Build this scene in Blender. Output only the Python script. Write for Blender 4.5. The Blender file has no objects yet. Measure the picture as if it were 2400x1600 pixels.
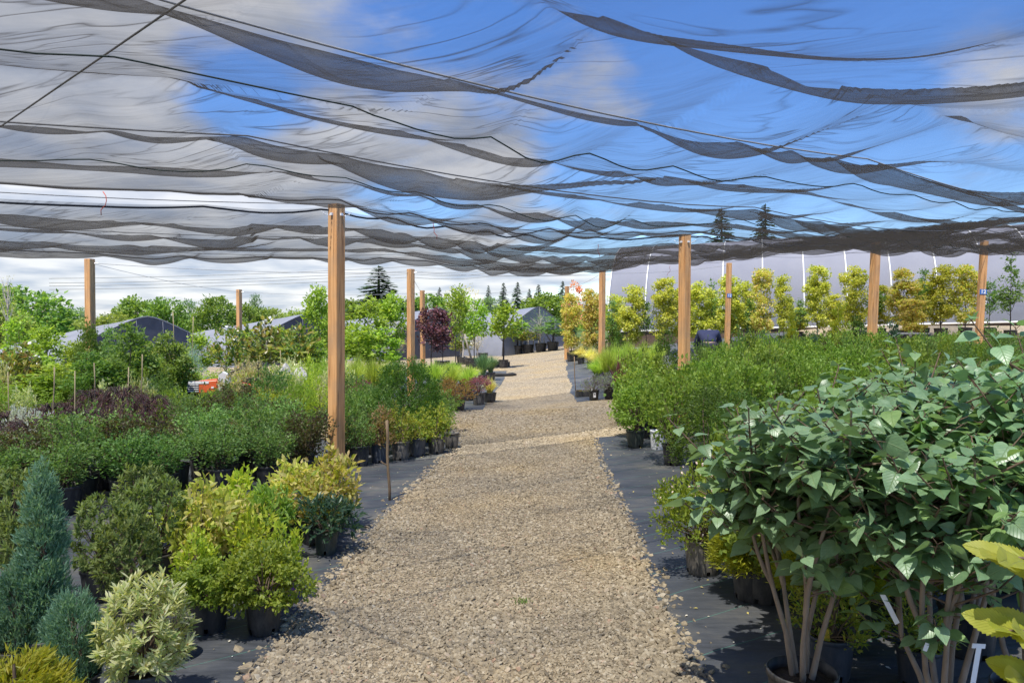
import bpy, bmesh, math, random
import numpy as np
from mathutils import Vector
R = math.radians
random.seed(7)
sc = bpy.context.scene
col = sc.collection
F = 1733.0; HOR = 765.0; EYE = 1.65          # focal length, horizon (2400 px frame), eye height

# ------------------------------------------------------------------ terrain
def g(x, y):
    x = np.asarray(x, float); y = np.asarray(y, float)
    s = np.clip((y - 8) / 20, 0, 1)
    r = .12 * np.clip(x, 0, 14) * s
    l = .018 * np.clip(x, -14, 0) * s
    far = -.06 * np.clip(-x - 14, 0, 30) * np.clip((y - 20) / 15, 0, 1)
    back = -.35 * .12 * np.clip(x, 0, 14) * np.clip((y - 60) / 40, 0, 1)
    return r + l + far + back
def gz(x, y): return float(g(x, y))
def at(px, D): return ((px - 1200) / F * D, D)
def ztop(py, D): return EYE + (HOR - py) / F * D

# ------------------------------------------------------------------ helpers
def link(o, parent=None):
    col.objects.link(o)
    if parent is not None: o.parent = parent
    return o
def mk(name, V, faces, mat=None, smooth=False, mats=None, midx=None, uv=None):
    """faces: list of int arrays (n,k)"""
    me = bpy.data.meshes.new(name)
    V = np.asarray(V, np.float32)
    me.vertices.add(len(V)); me.vertices.foreach_set('co', V.ravel())
    faces = [np.asarray(f, np.int32) for f in faces if len(f)]
    nl = sum(f.size for f in faces); nf = sum(len(f) for f in faces)
    me.loops.add(nl); me.polygons.add(nf)
    me.loops.foreach_set('vertex_index', np.concatenate([f.ravel() for f in faces]))
    tot = np.concatenate([np.full(len(f), f.shape[1], np.int32) for f in faces])
    st = np.concatenate([[0], np.cumsum(tot)[:-1]]).astype(np.int32)
    me.polygons.foreach_set('loop_start', st)
    me.polygons.foreach_set('loop_total', tot)
    if midx is not None: me.polygons.foreach_set('material_index', np.asarray(midx, np.int32))
    me.polygons.foreach_set('use_smooth', np.full(nf, smooth))
    for m in (mats or ([mat] if mat else [])): me.materials.append(m)
    if uv is not None:
        ul = me.uv_layers.new(name='leaf'); ul.data.foreach_set('uv', np.asarray(uv, np.float32)[np.concatenate([f.ravel() for f in faces])].ravel())
    me.update(calc_edges=True); me.validate()
    return me
class MB:
    def __init__(s): s.v = []; s.f = {}; s.n = 0
    def add(s, V, Fs):
        V = np.asarray(V, float); s.v.append(V)
        for f in Fs:
            f = np.asarray(f, int)
            if len(f): s.f.setdefault(f.shape[1], []).append(f + s.n)
        s.n += len(V)
        return s
    def box(s, c, d, rz=0, rx=0, ry=0):
        a = np.array([[x, y, z] for x in (-.5, .5) for y in (-.5, .5) for z in (-.5, .5)]) * np.array(d)
        if rx: a = a @ rot(0, rx).T
        if ry: a = a @ rot(1, ry).T
        if rz: a = a @ rot(2, rz).T
        return s.add(a + np.array(c), [[(0, 1, 3, 2), (4, 6, 7, 5), (0, 4, 5, 1), (2, 3, 7, 6), (0, 2, 6, 4), (1, 5, 7, 3)]])
    def tube(s, pts, rad, n=6, cap=True):
        pts = np.asarray(pts, float); k = len(pts)
        rad = np.broadcast_to(np.asarray(rad, float), (k,))
        t = np.gradient(pts, axis=0); t /= np.linalg.norm(t, axis=1)[:, None] + 1e-9
        ref = np.array([0., 0, 1]) if abs(t[:, 2]).mean() < .8 else np.array([1., 0, 0])
        a = np.cross(t, ref); a /= np.linalg.norm(a, axis=1)[:, None] + 1e-9
        b = np.cross(t, a)
        th = np.arange(n) * 2 * math.pi / n
        V = pts[:, None] + rad[:, None, None] * (np.cos(th)[None, :, None] * a[:, None] + np.sin(th)[None, :, None] * b[:, None])
        fs = []
        for i in range(k - 1):
            for j in range(n):
                fs.append((i * n + j, i * n + (j + 1) % n, (i + 1) * n + (j + 1) % n, (i + 1) * n + j))
        fl = [fs]
        if cap: fl.append([tuple(range(n))[::-1], tuple((k - 1) * n + j for j in range(n))])
        return s.add(V.reshape(-1, 3), fl)
    def lathe(s, prof, n=24, skip=None):
        th = np.arange(n) * 2 * math.pi / n
        V = np.array([[r * math.cos(t), r * math.sin(t), z] for r, z in prof for t in th])
        fs = [(i * n + j, i * n + (j + 1) % n, (i + 1) * n + (j + 1) % n, (i + 1) * n + j)
              for i in range(len(prof) - 1) for j in range(n) if not (skip and skip(i, j))]
        return s.add(V, [fs])
    def mesh(s, name, mat, smooth=False):
        return mk(name, np.concatenate(s.v), [np.concatenate(f) for f in s.f.values()], mat, smooth)
    def build(s, name, mat, parent=None, smooth=False):
        return link(bpy.data.objects.new(name, s.mesh(name, mat, smooth)), parent)
def rot(ax, a):
    c, s = math.cos(a), math.sin(a)
    return np.array([[[1, 0, 0], [0, c, -s], [0, s, c]], [[c, 0, s], [0, 1, 0], [-s, 0, c]], [[c, -s, 0], [s, c, 0], [0, 0, 1]]][ax])
def tag(o, label=None, cat=None, group=None, kind=None):
    if label: o['label'] = label
    if cat: o['category'] = cat
    if group: o['group'] = group
    if kind: o['kind'] = kind
    return o
def empty(name, loc, label=None, cat=None, group=None, rz=0):
    o = bpy.data.objects.new(name, None); o.empty_display_size = .1
    o.location = loc; o.rotation_euler = (0, 0, rz)
    link(o); return tag(o, label, cat, group)
def obj(name, me, parent=None, loc=(0, 0, 0), scale=(1, 1, 1), rot_=(0, 0, 0)):
    o = bpy.data.objects.new(name, me); link(o, parent)
    o.location = loc; o.scale = scale; o.rotation_euler = rot_
    return o
ORD = ['first', 'second', 'third', 'fourth', 'fifth', 'sixth', 'seventh', 'eighth', 'ninth', 'tenth', 'eleventh', 'twelfth',
       'thirteenth', 'fourteenth', 'fifteenth', 'sixteenth', 'seventeenth', 'eighteenth', 'nineteenth', 'twentieth']

# ------------------------------------------------------------------ materials
def lin(c):
    r = [(v / 255 / 12.92 if v / 255 <= .04045 else ((v / 255 + .055) / 1.055) ** 2.4) for v in c]
    return (r[0], r[1], r[2], 1)
def newmat(name):
    m = bpy.data.materials.new(name); m.use_nodes = True
    nt = m.node_tree; nt.nodes.clear()
    out = nt.nodes.new('ShaderNodeOutputMaterial')
    return m, nt, out
def N(nt, t, **kw):
    n = nt.nodes.new(t)
    for k, v in kw.items():
        if k.startswith('i_'): n.inputs[k[2:].replace('_', ' ')].default_value = v
        elif k[0] == 'i' and k[1:].isdigit(): n.inputs[int(k[1:])].default_value = v
        else: setattr(n, k, v)
    return n
def L(nt, a, b): nt.links.new(a, b)
def ramp(nt, fac, stops, interp='LINEAR'):
    r = nt.nodes.new('ShaderNodeValToRGB'); r.color_ramp.interpolation = interp
    e = r.color_ramp.elements
    while len(e) < len(stops): e.new(.5)
    for el, (p, c) in zip(e, stops): el.position = p; el.color = c if len(c) == 4 else (*c, 1)
    if fac is not None: L(nt, fac, r.inputs[0])
    return r
def math_(nt, op, a, b=None, c=None, clamp=False):
    n = nt.nodes.new('ShaderNodeMath'); n.operation = op; n.use_clamp = clamp
    for i, v in enumerate((a, b, c)):
        if v is None: continue
        if isinstance(v, (int, float)): n.inputs[i].default_value = v
        else: L(nt, v, n.inputs[i])
    return n.outputs[0]
def mixc(nt, fac, a, b, mode='MIX'):
    n = nt.nodes.new('ShaderNodeMix'); n.data_type = 'RGBA'; n.blend_type = mode
    for s, v in ((n.inputs[0], fac), (n.inputs[6], a), (n.inputs[7], b)):
        if isinstance(v, (int, float)): s.default_value = v
        elif isinstance(v, tuple): s.default_value = v
        else: L(nt, v, s)
    return n.outputs[2]
def leafmat(name, cols, transl=.45, rough=.5, hue=.015, spec=.4, val=.25, gain=1.45, veins=0):
    """cols: linear base colours picked per leaf"""
    m, nt, out = newmat(name)
    geo = N(nt, 'ShaderNodeNewGeometry'); oi = N(nt, 'ShaderNodeObjectInfo')
    k = len(cols)
    rp = ramp(nt, geo.outputs['Random Per Island'], [(i / max(1, k - 1), tuple(min(.7, v * gain) for v in c[:3])) for i, c in enumerate(cols)])
    hs = N(nt, 'ShaderNodeHueSaturation')
    L(nt, rp.outputs[0], hs.inputs['Color'])
    L(nt, math_(nt, 'MULTIPLY_ADD', oi.outputs['Random'], 2 * hue, .5 - hue), hs.inputs['Hue'])
    L(nt, math_(nt, 'MULTIPLY_ADD', oi.outputs['Random'], val, 1 - val / 2), hs.inputs['Value'])
    p = N(nt, 'ShaderNodeBsdfPrincipled'); L(nt, hs.outputs[0], p.inputs['Base Color'])
    p.inputs['Roughness'].default_value = rough; p.inputs['Specular IOR Level'].default_value = spec
    if veins:
        uvn = N(nt, 'ShaderNodeUVMap'); uvn.uv_map = 'leaf'; su = N(nt, 'ShaderNodeSeparateXYZ'); L(nt, uvn.outputs[0], su.inputs[0])
        ab = math_(nt, 'ABSOLUTE', su.outputs[1])
        mid = math_(nt, 'SUBTRACT', 1., math_(nt, 'MULTIPLY', ab, 38.), clamp=True)
        fr = math_(nt, 'ABSOLUTE', math_(nt, 'SUBTRACT', math_(nt, 'FRACT', math_(nt, 'MULTIPLY', math_(nt, 'SUBTRACT', su.outputs[0], math_(nt, 'MULTIPLY', ab, .95)), veins)), .5))
        sv = math_(nt, 'SUBTRACT', 1., math_(nt, 'MULTIPLY', fr, 9.), clamp=True)
        vn = math_(nt, 'MAXIMUM', mid, math_(nt, 'MULTIPLY', sv, .5))
        cv = mixc(nt, math_(nt, 'MULTIPLY', vn, .45), hs.outputs[0], (.30, .36, .14, 1))
        bl = N(nt, 'ShaderNodeTexNoise'); bl.inputs['Scale'].default_value = 55; bl.inputs['Detail'].default_value = 4; L(nt, geo.outputs['Position'], bl.inputs['Vector'])
        bf = ramp(nt, bl.outputs[0], [(.30, (.80, .84, .78)), (.62, (1.08, 1.06, 1.02)), (.80, (1.25, 1.12, .75))])
        cv = mixc(nt, 1., cv, bf.outputs[0], 'MULTIPLY'); L(nt, cv, p.inputs['Base Color'])
        bp = N(nt, 'ShaderNodeBump'); bp.inputs['Strength'].default_value = .5; bp.inputs['Distance'].default_value = .004; bp.invert = True; L(nt, vn, bp.inputs['Height']); L(nt, bp.outputs[0], p.inputs['Normal'])
    t = N(nt, 'ShaderNodeBsdfTranslucent')
    L(nt, mixc(nt, 1., hs.outputs[0], (1.5, 1.45, .75, 1), 'MULTIPLY'), t.inputs['Color'])
    mx = N(nt, 'ShaderNodeMixShader'); mx.inputs[0].default_value = transl
    L(nt, p.outputs[0], mx.inputs[1]); L(nt, t.outputs[0], mx.inputs[2]); L(nt, mx.outputs[0], out.inputs[0])
    return m
def plainmat(name, c, rough=.6, c2=None, scale=8., bump=0., spec=.4, stretch=None, detail=4):
    m, nt, out = newmat(name)
    p = N(nt, 'ShaderNodeBsdfPrincipled'); p.inputs['Roughness'].default_value = rough
    p.inputs['Specular IOR Level'].default_value = spec
    tc = N(nt, 'ShaderNodeTexCoord'); mp = N(nt, 'ShaderNodeMapping'); L(nt, tc.outputs['Object'], mp.inputs[0])
    if stretch: mp.inputs['Scale'].default_value = stretch
    nz = N(nt, 'ShaderNodeTexNoise'); nz.inputs['Scale'].default_value = scale; nz.inputs['Detail'].default_value = detail
    L(nt, mp.outputs[0], nz.inputs[0])
    rp = ramp(nt, nz.outputs[0], [(.3, c), (.7, c2 or c)])
    L(nt, rp.outputs[0], p.inputs['Base Color'])
    if bump:
        b = N(nt, 'ShaderNodeBump'); b.inputs['Strength'].default_value = bump; b.inputs['Distance'].default_value = .01
        L(nt, nz.outputs[0], b.inputs['Height']); L(nt, b.outputs[0], p.inputs['Normal'])
    L(nt, p.outputs[0], out.inputs[0])
    return m

def gravel_color(nt, vec, sc_=38.):
    vo = N(nt, 'ShaderNodeTexVoronoi'); vo.inputs['Scale'].default_value = sc_; L(nt, vec, vo.inputs['Vector'])
    big = N(nt, 'ShaderNodeTexNoise'); big.inputs['Scale'].default_value = .55; big.inputs['Detail'].default_value = 5; L(nt, vec, big.inputs['Vector'])
    sep = N(nt, 'ShaderNodeSeparateColor'); L(nt, vo.outputs['Color'], sep.inputs[0])
    stone = ramp(nt, sep.outputs[0], [(0, (.15, .128, .10)), (.3, (.27, .225, .165)), (.62, (.34, .29, .22)), (.85, (.41, .355, .28)), (1, (.48, .44, .37))])
    tint = ramp(nt, big.outputs[0], [(.30, (.54, .53, .51)), (.42, (.88, .85, .77)), (.55, (.96, .90, .77)), (.68, (1.05, .94, .70))])
    return mixc(nt, 1., stone.outputs[0], tint.outputs[0], 'MULTIPLY'), vo
def ground_mat():
    m, nt, out = newmat('gravel_ground')
    geo = N(nt, 'ShaderNodeNewGeometry'); pos = geo.outputs['Position']
    c, vo = gravel_color(nt, pos)
    sep = N(nt, 'ShaderNodeSeparateXYZ'); L(nt, pos, sep.inputs[0])
    grass = N(nt, 'ShaderNodeTexNoise'); grass.inputs['Scale'].default_value = .4; grass.inputs['Detail'].default_value = 8; L(nt, pos, grass.inputs['Vector'])
    gr = ramp(nt, grass.outputs[0], [(.3, (.05, .09, .022)), (.7, (.11, .15, .04))])
    f1 = math_(nt, 'SUBTRACT', sep.outputs[1], 50., clamp=True)
    cc = mixc(nt, f1, c, gr.outputs[0])
    p = N(nt, 'ShaderNodeBsdfPrincipled'); p.inputs['Roughness'].default_value = .9; p.inputs['Specular IOR Level'].default_value = .2
    L(nt, cc, p.inputs['Base Color'])
    b = N(nt, 'ShaderNodeBump'); b.inputs['Strength'].default_value = .9; b.inputs['Distance'].default_value = .02; b.invert = True
    L(nt, vo.outputs['Distance'], b.inputs['Height']); L(nt, b.outputs[0], p.inputs['Normal'])
    L(nt, p.outputs[0], out.inputs[0]); return m
def stone_mat():
    m, nt, out = newmat('gravel_stone')
    geo = N(nt, 'ShaderNodeNewGeometry')
    st = ramp(nt, geo.outputs['Random Per Island'], [(0, (.20, .175, .14)), (.28, (.30, .255, .19)), (.62, (.36, .31, .235)), (.88, (.42, .37, .29)), (.96, (.47, .43, .36)), (1, (.36, .25, .19))])
    big = N(nt, 'ShaderNodeTexNoise'); big.inputs['Scale'].default_value = .55; big.inputs['Detail'].default_value = 5; L(nt, geo.outputs['Position'], big.inputs['Vector'])
    tint = ramp(nt, big.outputs[0], [(.30, (.54, .53, .51)), (.42, (.88, .85, .77)), (.55, (.96, .90, .77)), (.68, (1.05, .94, .70))])
    nz = N(nt, 'ShaderNodeTexNoise'); nz.inputs['Scale'].default_value = 90; L(nt, geo.outputs['Position'], nz.inputs['Vector'])
    v = ramp(nt, nz.outputs[0], [(.3, (.8, .8, .8)), (.7, (1.1, 1.1, 1.1))])
    c = mixc(nt, 1., mixc(nt, 1., st.outputs[0], tint.outputs[0], 'MULTIPLY'), v.outputs[0], 'MULTIPLY')
    p = N(nt, 'ShaderNodeBsdfPrincipled'); p.inputs['Roughness'].default_value = .85; p.inputs['Specular IOR Level'].default_value = .25
    L(nt, c, p.inputs['Base Color']); L(nt, p.outputs[0], out.inputs[0]); return m
def fabric_mat():
    m, nt, out = newmat('weed_fabric')
    geo = N(nt, 'ShaderNodeNewGeometry'); pos = geo.outputs['Position']
    wob = N(nt, 'ShaderNodeTexNoise'); wob.inputs['Scale'].default_value = .8; L(nt, pos, wob.inputs['Vector'])
    sep = N(nt, 'ShaderNodeSeparateXYZ'); L(nt, pos, sep.inputs[0])
    u = math_(nt, 'ADD', math_(nt, 'MULTIPLY', sep.outputs[0], -.566), math_(nt, 'MULTIPLY', sep.outputs[1], .825))
    u = math_(nt, 'ADD', u, math_(nt, 'MULTIPLY', wob.outputs[0], .16))
    fr = math_(nt, 'ABSOLUTE', math_(nt, 'SUBTRACT', math_(nt, 'FRACT', math_(nt, 'DIVIDE', u, .34)), .5))
    line = math_(nt, 'LESS_THAN', fr, .006)
    n1 = N(nt, 'ShaderNodeTexNoise'); n1.inputs['Scale'].default_value = 1.3; n1.inputs['Detail'].default_value = 9; n1.inputs['Roughness'].default_value = .65; L(nt, pos, n1.inputs['Vector'])
    base = ramp(nt, n1.outputs[0], [(.33, (.034, .039, .047)), (.50, (.060, .065, .073)), (.62, (.105, .102, .092)), (.74, (.17, .158, .13))])
    fn = N(nt, 'ShaderNodeTexNoise'); fn.inputs['Scale'].default_value = 120; L(nt, pos, fn.inputs['Vector'])
    spk = math_(nt, 'GREATER_THAN', fn.outputs[0], .74)
    c = mixc(nt, math_(nt, 'MULTIPLY', line, .85), base.outputs[0], (.06, .20, .15, 1))
    c = mixc(nt, math_(nt, 'MULTIPLY', spk, .5), c, (.30, .26, .2, 1))
    p = N(nt, 'ShaderNodeBsdfPrincipled'); p.inputs['Roughness'].default_value = .62; p.inputs['Specular IOR Level'].default_value = .45
    L(nt, c, p.inputs['Base Color'])
    mp = N(nt, 'ShaderNodeMapping'); L(nt, pos, mp.inputs[0]); mp.inputs['Rotation'].default_value = (0, 0, R(-34)); mp.inputs['Scale'].default_value = (.35, 2.2, 1)
    wr = N(nt, 'ShaderNodeTexNoise'); wr.inputs['Scale'].default_value = 2.2; wr.inputs['Detail'].default_value = 4; L(nt, mp.outputs[0], wr.inputs['Vector'])
    b = N(nt, 'ShaderNodeBump'); b.inputs['Strength'].default_value = 1.0; b.inputs['Distance'].default_value = .06
    L(nt, wr.outputs[0], b.inputs['Height']); L(nt, b.outputs[0], p.inputs['Normal'])
    L(nt, p.outputs[0], out.inputs[0]); return m
def wood_mat():
    m, nt, out = newmat('cedar_post')
    tc = N(nt, 'ShaderNodeTexCoord'); mp = N(nt, 'ShaderNodeMapping'); L(nt, tc.outputs['Object'], mp.inputs[0])
    mp.inputs['Scale'].default_value = (22, 22, .9)
    oi = N(nt, 'ShaderNodeObjectInfo'); L(nt, oi.outputs['Random'], mp.inputs['Location'])
    n1 = N(nt, 'ShaderNodeTexNoise'); n1.inputs['Scale'].default_value = 1.6; n1.inputs['Detail'].default_value = 6; n1.inputs['Distortion'].default_value = .6; L(nt, mp.outputs[0], n1.inputs['Vector'])
    rp = ramp(nt, n1.outputs[0], [(.25, (.38, .18, .07)), (.5, (.58, .31, .13)), (.75, (.68, .40, .19))])
    kn = N(nt, 'ShaderNodeTexVoronoi'); kn.inputs['Scale'].default_value = 3.2; L(nt, tc.outputs['Object'], kn.inputs['Vector'])
    kf = ramp(nt, kn.outputs['Distance'], [(.03, (1, 1, 1)), (.075, (0, 0, 0))])
    c = mixc(nt, math_(nt, 'MULTIPLY', kf.outputs[0], .7), rp.outputs[0], (.12, .045, .018, 1))
    mp3 = N(nt, 'ShaderNodeMapping'); L(nt, tc.outputs['Object'], mp3.inputs[0]); mp3.inputs['Scale'].default_value = (26, 26, .55); L(nt, oi.outputs['Random'], mp3.inputs['Location'])
    ck = N(nt, 'ShaderNodeTexNoise'); ck.inputs['Scale'].default_value = 1.; ck.inputs['Detail'].default_value = 3; L(nt, mp3.outputs[0], ck.inputs['Vector'])
    crack = math_(nt, 'SUBTRACT', 1., math_(nt, 'MULTIPLY', math_(nt, 'ABSOLUTE', math_(nt, 'SUBTRACT', ck.outputs[0], .42)), 45.), clamp=True)
    c = mixc(nt, math_(nt, 'MULTIPLY', crack, .75), c, (.10, .05, .025, 1))
    st = N(nt, 'ShaderNodeTexNoise'); st.inputs['Scale'].default_value = 2.4; st.inputs['Detail'].default_value = 6; L(nt, tc.outputs['Object'], st.inputs['Vector'])
    gs = ramp(nt, st.outputs[0], [(.48, (0, 0, 0)), (.72, (1, 1, 1))])
    c = mixc(nt, math_(nt, 'MULTIPLY', gs.outputs[0], .55), c, (.30, .22, .155, 1))
    p = N(nt, 'ShaderNodeBsdfPrincipled'); p.inputs['Roughness'].default_value = .68; p.inputs['Specular IOR Level'].default_value = .3
    L(nt, c, p.inputs['Base Color'])
    b = N(nt, 'ShaderNodeBump'); b.inputs['Strength'].default_value = .35; b.inputs['Distance'].default_value = .006
    L(nt, n1.outputs[0], b.inputs['Height']); L(nt, b.outputs[0], p.inputs['Normal'])
    L(nt, p.outputs[0], out.inputs[0]); return m
def net_mat():
    """woven shade cloth: the threads close up as the weave is seen or lit obliquely"""
    m, nt, out = newmat('shade_cloth')
    geo = N(nt, 'ShaderNodeNewGeometry'); pos = geo.outputs['Position']
    mp = N(nt, 'ShaderNodeMapping'); L(nt, pos, mp.inputs[0]); mp.inputs['Rotation'].default_value = (0, 0, R(62)); mp.inputs['Scale'].default_value = (.55, 2.4, 1)
    n1 = N(nt, 'ShaderNodeTexNoise'); n1.inputs['Scale'].default_value = 1.5; n1.inputs['Detail'].default_value = 4; n1.inputs['Roughness'].default_value = .5; n1.inputs['Distortion'].default_value = .7
    L(nt, mp.outputs[0], n1.inputs['Vector'])
    # pinched creases: thin bands where the cloth lies doubled
    mp2 = N(nt, 'ShaderNodeMapping'); L(nt, pos, mp2.inputs[0]); mp2.inputs['Rotation'].default_value = (0, 0, R(52)); mp2.inputs['Scale'].default_value = (.42, 3.0, 1)
    nr = N(nt, 'ShaderNodeTexNoise'); nr.inputs['Scale'].default_value = 3.0; nr.inputs['Detail'].default_value = 2; nr.inputs['Distortion'].default_value = .12; L(nt, mp2.outputs[0], nr.inputs['Vector'])
    rid = math_(nt, 'SUBTRACT', 1., math_(nt, 'MULTIPLY', math_(nt, 'ABSOLUTE', math_(nt, 'SUBTRACT', nr.outputs[0], .5)), 16.), clamp=True)
    nm = N(nt, 'ShaderNodeTexNoise'); nm.inputs['Scale'].default_value = .75; nm.inputs['Detail'].default_value = 3; L(nt, pos, nm.inputs['Vector'])
    msk = ramp(nt, nm.outputs[0], [(.44, (0, 0, 0)), (.64, (1, 1, 1))])
    crease = math_(nt, 'MULTIPLY', math_(nt, 'POWER', rid, 2.), msk.outputs[0])
    b = N(nt, 'ShaderNodeBump'); b.inputs['Strength'].default_value = .5; b.inputs['Distance'].default_value = .07
    L(nt, math_(nt, 'SUBTRACT', n1.outputs[0], math_(nt, 'MULTIPLY', crease, .25)), b.inputs['Height'])
    vm = N(nt, 'ShaderNodeVectorMath', operation='DOT_PRODUCT'); L(nt, b.outputs[0], vm.inputs[0]); L(nt, geo.outputs['Incoming'], vm.inputs[1])
    cs = math_(nt, 'ABSOLUTE', vm.outputs['Value'])
    ex = math_(nt, 'DIVIDE', 1., math_(nt, 'MULTIPLY_ADD', cs, .67, .33))
    ex = math_(nt, 'MULTIPLY', ex, math_(nt, 'MULTIPLY_ADD', crease, 1.1, 1.))
    n2 = N(nt, 'ShaderNodeTexNoise'); n2.inputs['Scale'].default_value = 1.2; n2.inputs['Detail'].default_value = 6; L(nt, pos, n2.inputs['Vector'])
    t0 = math_(nt, 'MULTIPLY_ADD', n2.outputs[0], .10, .625)
    T = math_(nt, 'POWER', t0, ex)
    op = math_(nt, 'SUBTRACT', 1., T, clamp=True)
    df = N(nt, 'ShaderNodeBsdfDiffuse'); df.inputs[0].default_value = (.022, .020, .018, 1)
    tl = N(nt, 'ShaderNodeBsdfTranslucent'); tl.inputs[0].default_value = (.022, .020, .018, 1)
    ad = N(nt, 'ShaderNodeAddShader'); L(nt, df.outputs[0], ad.inputs[0]); L(nt, tl.outputs[0], ad.inputs[1])
    tr = N(nt, 'ShaderNodeBsdfTransparent')
    mx = N(nt, 'ShaderNodeMixShader'); L(nt, op, mx.inputs[0]); L(nt, tr.outputs[0], mx.inputs[1]); L(nt, ad.outputs[0], mx.inputs[2])
    L(nt, mx.outputs[0], out.inputs[0]); return m
def pot_mat(name, c, dust=.5):
    m, nt, out = newmat(name)
    tc = N(nt, 'ShaderNodeTexCoord'); oi = N(nt, 'ShaderNodeObjectInfo')
    add = N(nt, 'ShaderNodeVectorMath', operation='ADD'); L(nt, tc.outputs['Object'], add.inputs[0]); L(nt, oi.outputs['Random'], add.inputs[1])
    mp = N(nt, 'ShaderNodeMapping'); L(nt, add.outputs[0], mp.inputs[0]); mp.inputs['Scale'].default_value = (14, 14, 5)
    nz = N(nt, 'ShaderNodeTexNoise'); nz.inputs['Scale'].default_value = 1.; nz.inputs['Detail'].default_value = 7; nz.inputs['Roughness'].default_value = .7; L(nt, mp.outputs[0], nz.inputs['Vector'])
    big = math_(nt, 'MULTIPLY', math_(nt, 'SUBTRACT', oi.outputs['Random'], .5), .16)
    f = ramp(nt, math_(nt, 'ADD', nz.outputs[0], big), [(.42, (0, 0, 0)), (.66, (1, 1, 1))])
    cc = mixc(nt, math_(nt, 'MULTIPLY', f.outputs[0], dust), c, (.21, .19, .16, 1))
    p = N(nt, 'ShaderNodeBsdfPrincipled'); L(nt, cc, p.inputs['Base Color'])
    p.inputs['Roughness'].default_value = .48; p.inputs['Specular IOR Level'].default_value = .45
    L(nt, p.outputs[0], out.inputs[0]); return m
def plastic_mat(name, c, c2, transl, scale=.8, rough=.4):
    m, nt, out = newmat(name)
    geo = N(nt, 'ShaderNodeNewGeometry')
    nz = N(nt, 'ShaderNodeTexNoise'); nz.inputs['Scale'].default_value = scale; nz.inputs['Detail'].default_value = 6; L(nt, geo.outputs['Position'], nz.inputs['Vector'])
    rp = ramp(nt, nz.outputs[0], [(.3, c), (.7, c2)])
    p = N(nt, 'ShaderNodeBsdfPrincipled'); L(nt, rp.outputs[0], p.inputs['Base Color']); p.inputs['Roughness'].default_value = rough
    b = N(nt, 'ShaderNodeBump'); b.inputs['Strength'].default_value = .25; b.inputs['Distance'].default_value = .06; L(nt, nz.outputs[0], b.inputs['Height']); L(nt, b.outputs[0], p.inputs['Normal'])
    t = N(nt, 'ShaderNodeBsdfTranslucent'); L(nt, rp.outputs[0], t.inputs[0])
    mx = N(nt, 'ShaderNodeMixShader'); mx.inputs[0].default_value = transl
    L(nt, p.outputs[0], mx.inputs[1]); L(nt, t.outputs[0], mx.inputs[2]); L(nt, mx.outputs[0], out.inputs[0]); return m

M = {}
M['ground'] = ground_mat(); M['stone'] = stone_mat(); M['fabric'] = fabric_mat(); M['wood'] = wood_mat(); M['net'] = net_mat()
M['pot'] = pot_mat('black_pot', (.016, .017, .02, 1), .30)
M['pot_dusty'] = pot_mat('dusty_pot', (.022, .023, .026, 1), .85)
M['pot_blue'] = pot_mat('blue_grey_pot', (.035, .045, .062, 1), .35)
M['pot_green'] = pot_mat('dark_green_pot', (.012, .028, .024, 1), .25)
M['pot_purple'] = pot_mat('purple_pot', (.10, .022, .20, 1), .15)
M['pot_white'] = pot_mat('white_pot', (.72, .73, .74, 1), .12)
M['soil'] = plainmat('potting_soil', (.018, .012, .009, 1), .95, (.06, .042, .03, 1), 60, .6)
M['bark'] = plainmat('bark', (.10, .075, .055, 1), .85, (.19, .15, .115, 1), 30, .5, stretch=(1, 1, .3))
M['twig'] = plainmat('brown_twig', (.10, .065, .045, 1), .8, (.17, .12, .08, 1), 30)
M['lilacbark'] = plainmat('grey_brown_bark', (.19, .145, .105, 1), .8, (.29, .23, .175, 1), 26, .5, stretch=(1, 1, .4))
M['darkbark'] = plainmat('dark_bark', (.035, .028, .024, 1), .85, (.07, .055, .045, 1), 30)
M['palebark'] = plainmat('pale_bark', (.42, .38, .32, 1), .8, (.55, .5, .43, 1), 20)
M['cane'] = plainmat('bamboo_cane', (.26, .20, .11, 1), .6, (.38, .31, .18, 1), 14)
M['stake'] = plainmat('weathered_stake', (.15, .10, .06, 1), .8, (.24, .17, .10, 1), 30, .3, stretch=(1, 1, .15))
M['cable'] = plainmat('steel_cable', (.07, .07, .07, 1), .5, (.16, .16, .16, 1), 60)
M['cablelight'] = plainmat('light_cord', (.26, .26, .26, 1), .6, (.38, .38, .37, 1), 60)
M['hem'] = plainmat('black_hem', (.008, .009, .012, 1), .7)
M['hemgreen'] = plainmat('green_black_hem', (.010, .022, .020, 1), .7, (.02, .04, .035, 1), 40)
M['metal'] = plainmat('galvanised_metal', (.55, .56, .57, 1), .35, (.7, .7, .7, 1), 40)
M['red'] = plainmat('red_string', (.45, .07, .04, 1), .7)
M['white'] = plainmat('white_plastic', (.78, .78, .77, 1), .5, (.82, .82, .81, 1), 10)
M['ink'] = plainmat('black_ink', (.015, .015, .018, 1), .7)
M['greyink'] = plainmat('grey_ink', (.25, .26, .28, 1), .7)
M['signblue'] = plainmat('blue_sign', (.03, .12, .42, 1), .45)
M['yellowtag'] = plainmat('yellow_tag', (.70, .47, .05, 1), .5)
M['orange'] = plainmat('orange_paint', (.62, .10, .03, 1), .35, (.66, .13, .045, 1), 5)
M['tyre'] = plainmat('black_rubber', (.02, .02, .021, 1), .8, (.035, .034, .032, 1), 30)
M['rock'] = plainmat('grey_rock', (.24, .235, .22, 1), .9, (.48, .47, .45, 1), 5, .8)
M['navy'] = plainmat('navy_jacket', (.022, .028, .075, 1), .8, (.032, .04, .095, 1), 8, .3)
M['jeans'] = plainmat('dark_trousers', (.03, .033, .045, 1), .85)
M['skin'] = plainmat('skin', (.52, .33, .25, 1), .5)
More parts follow.
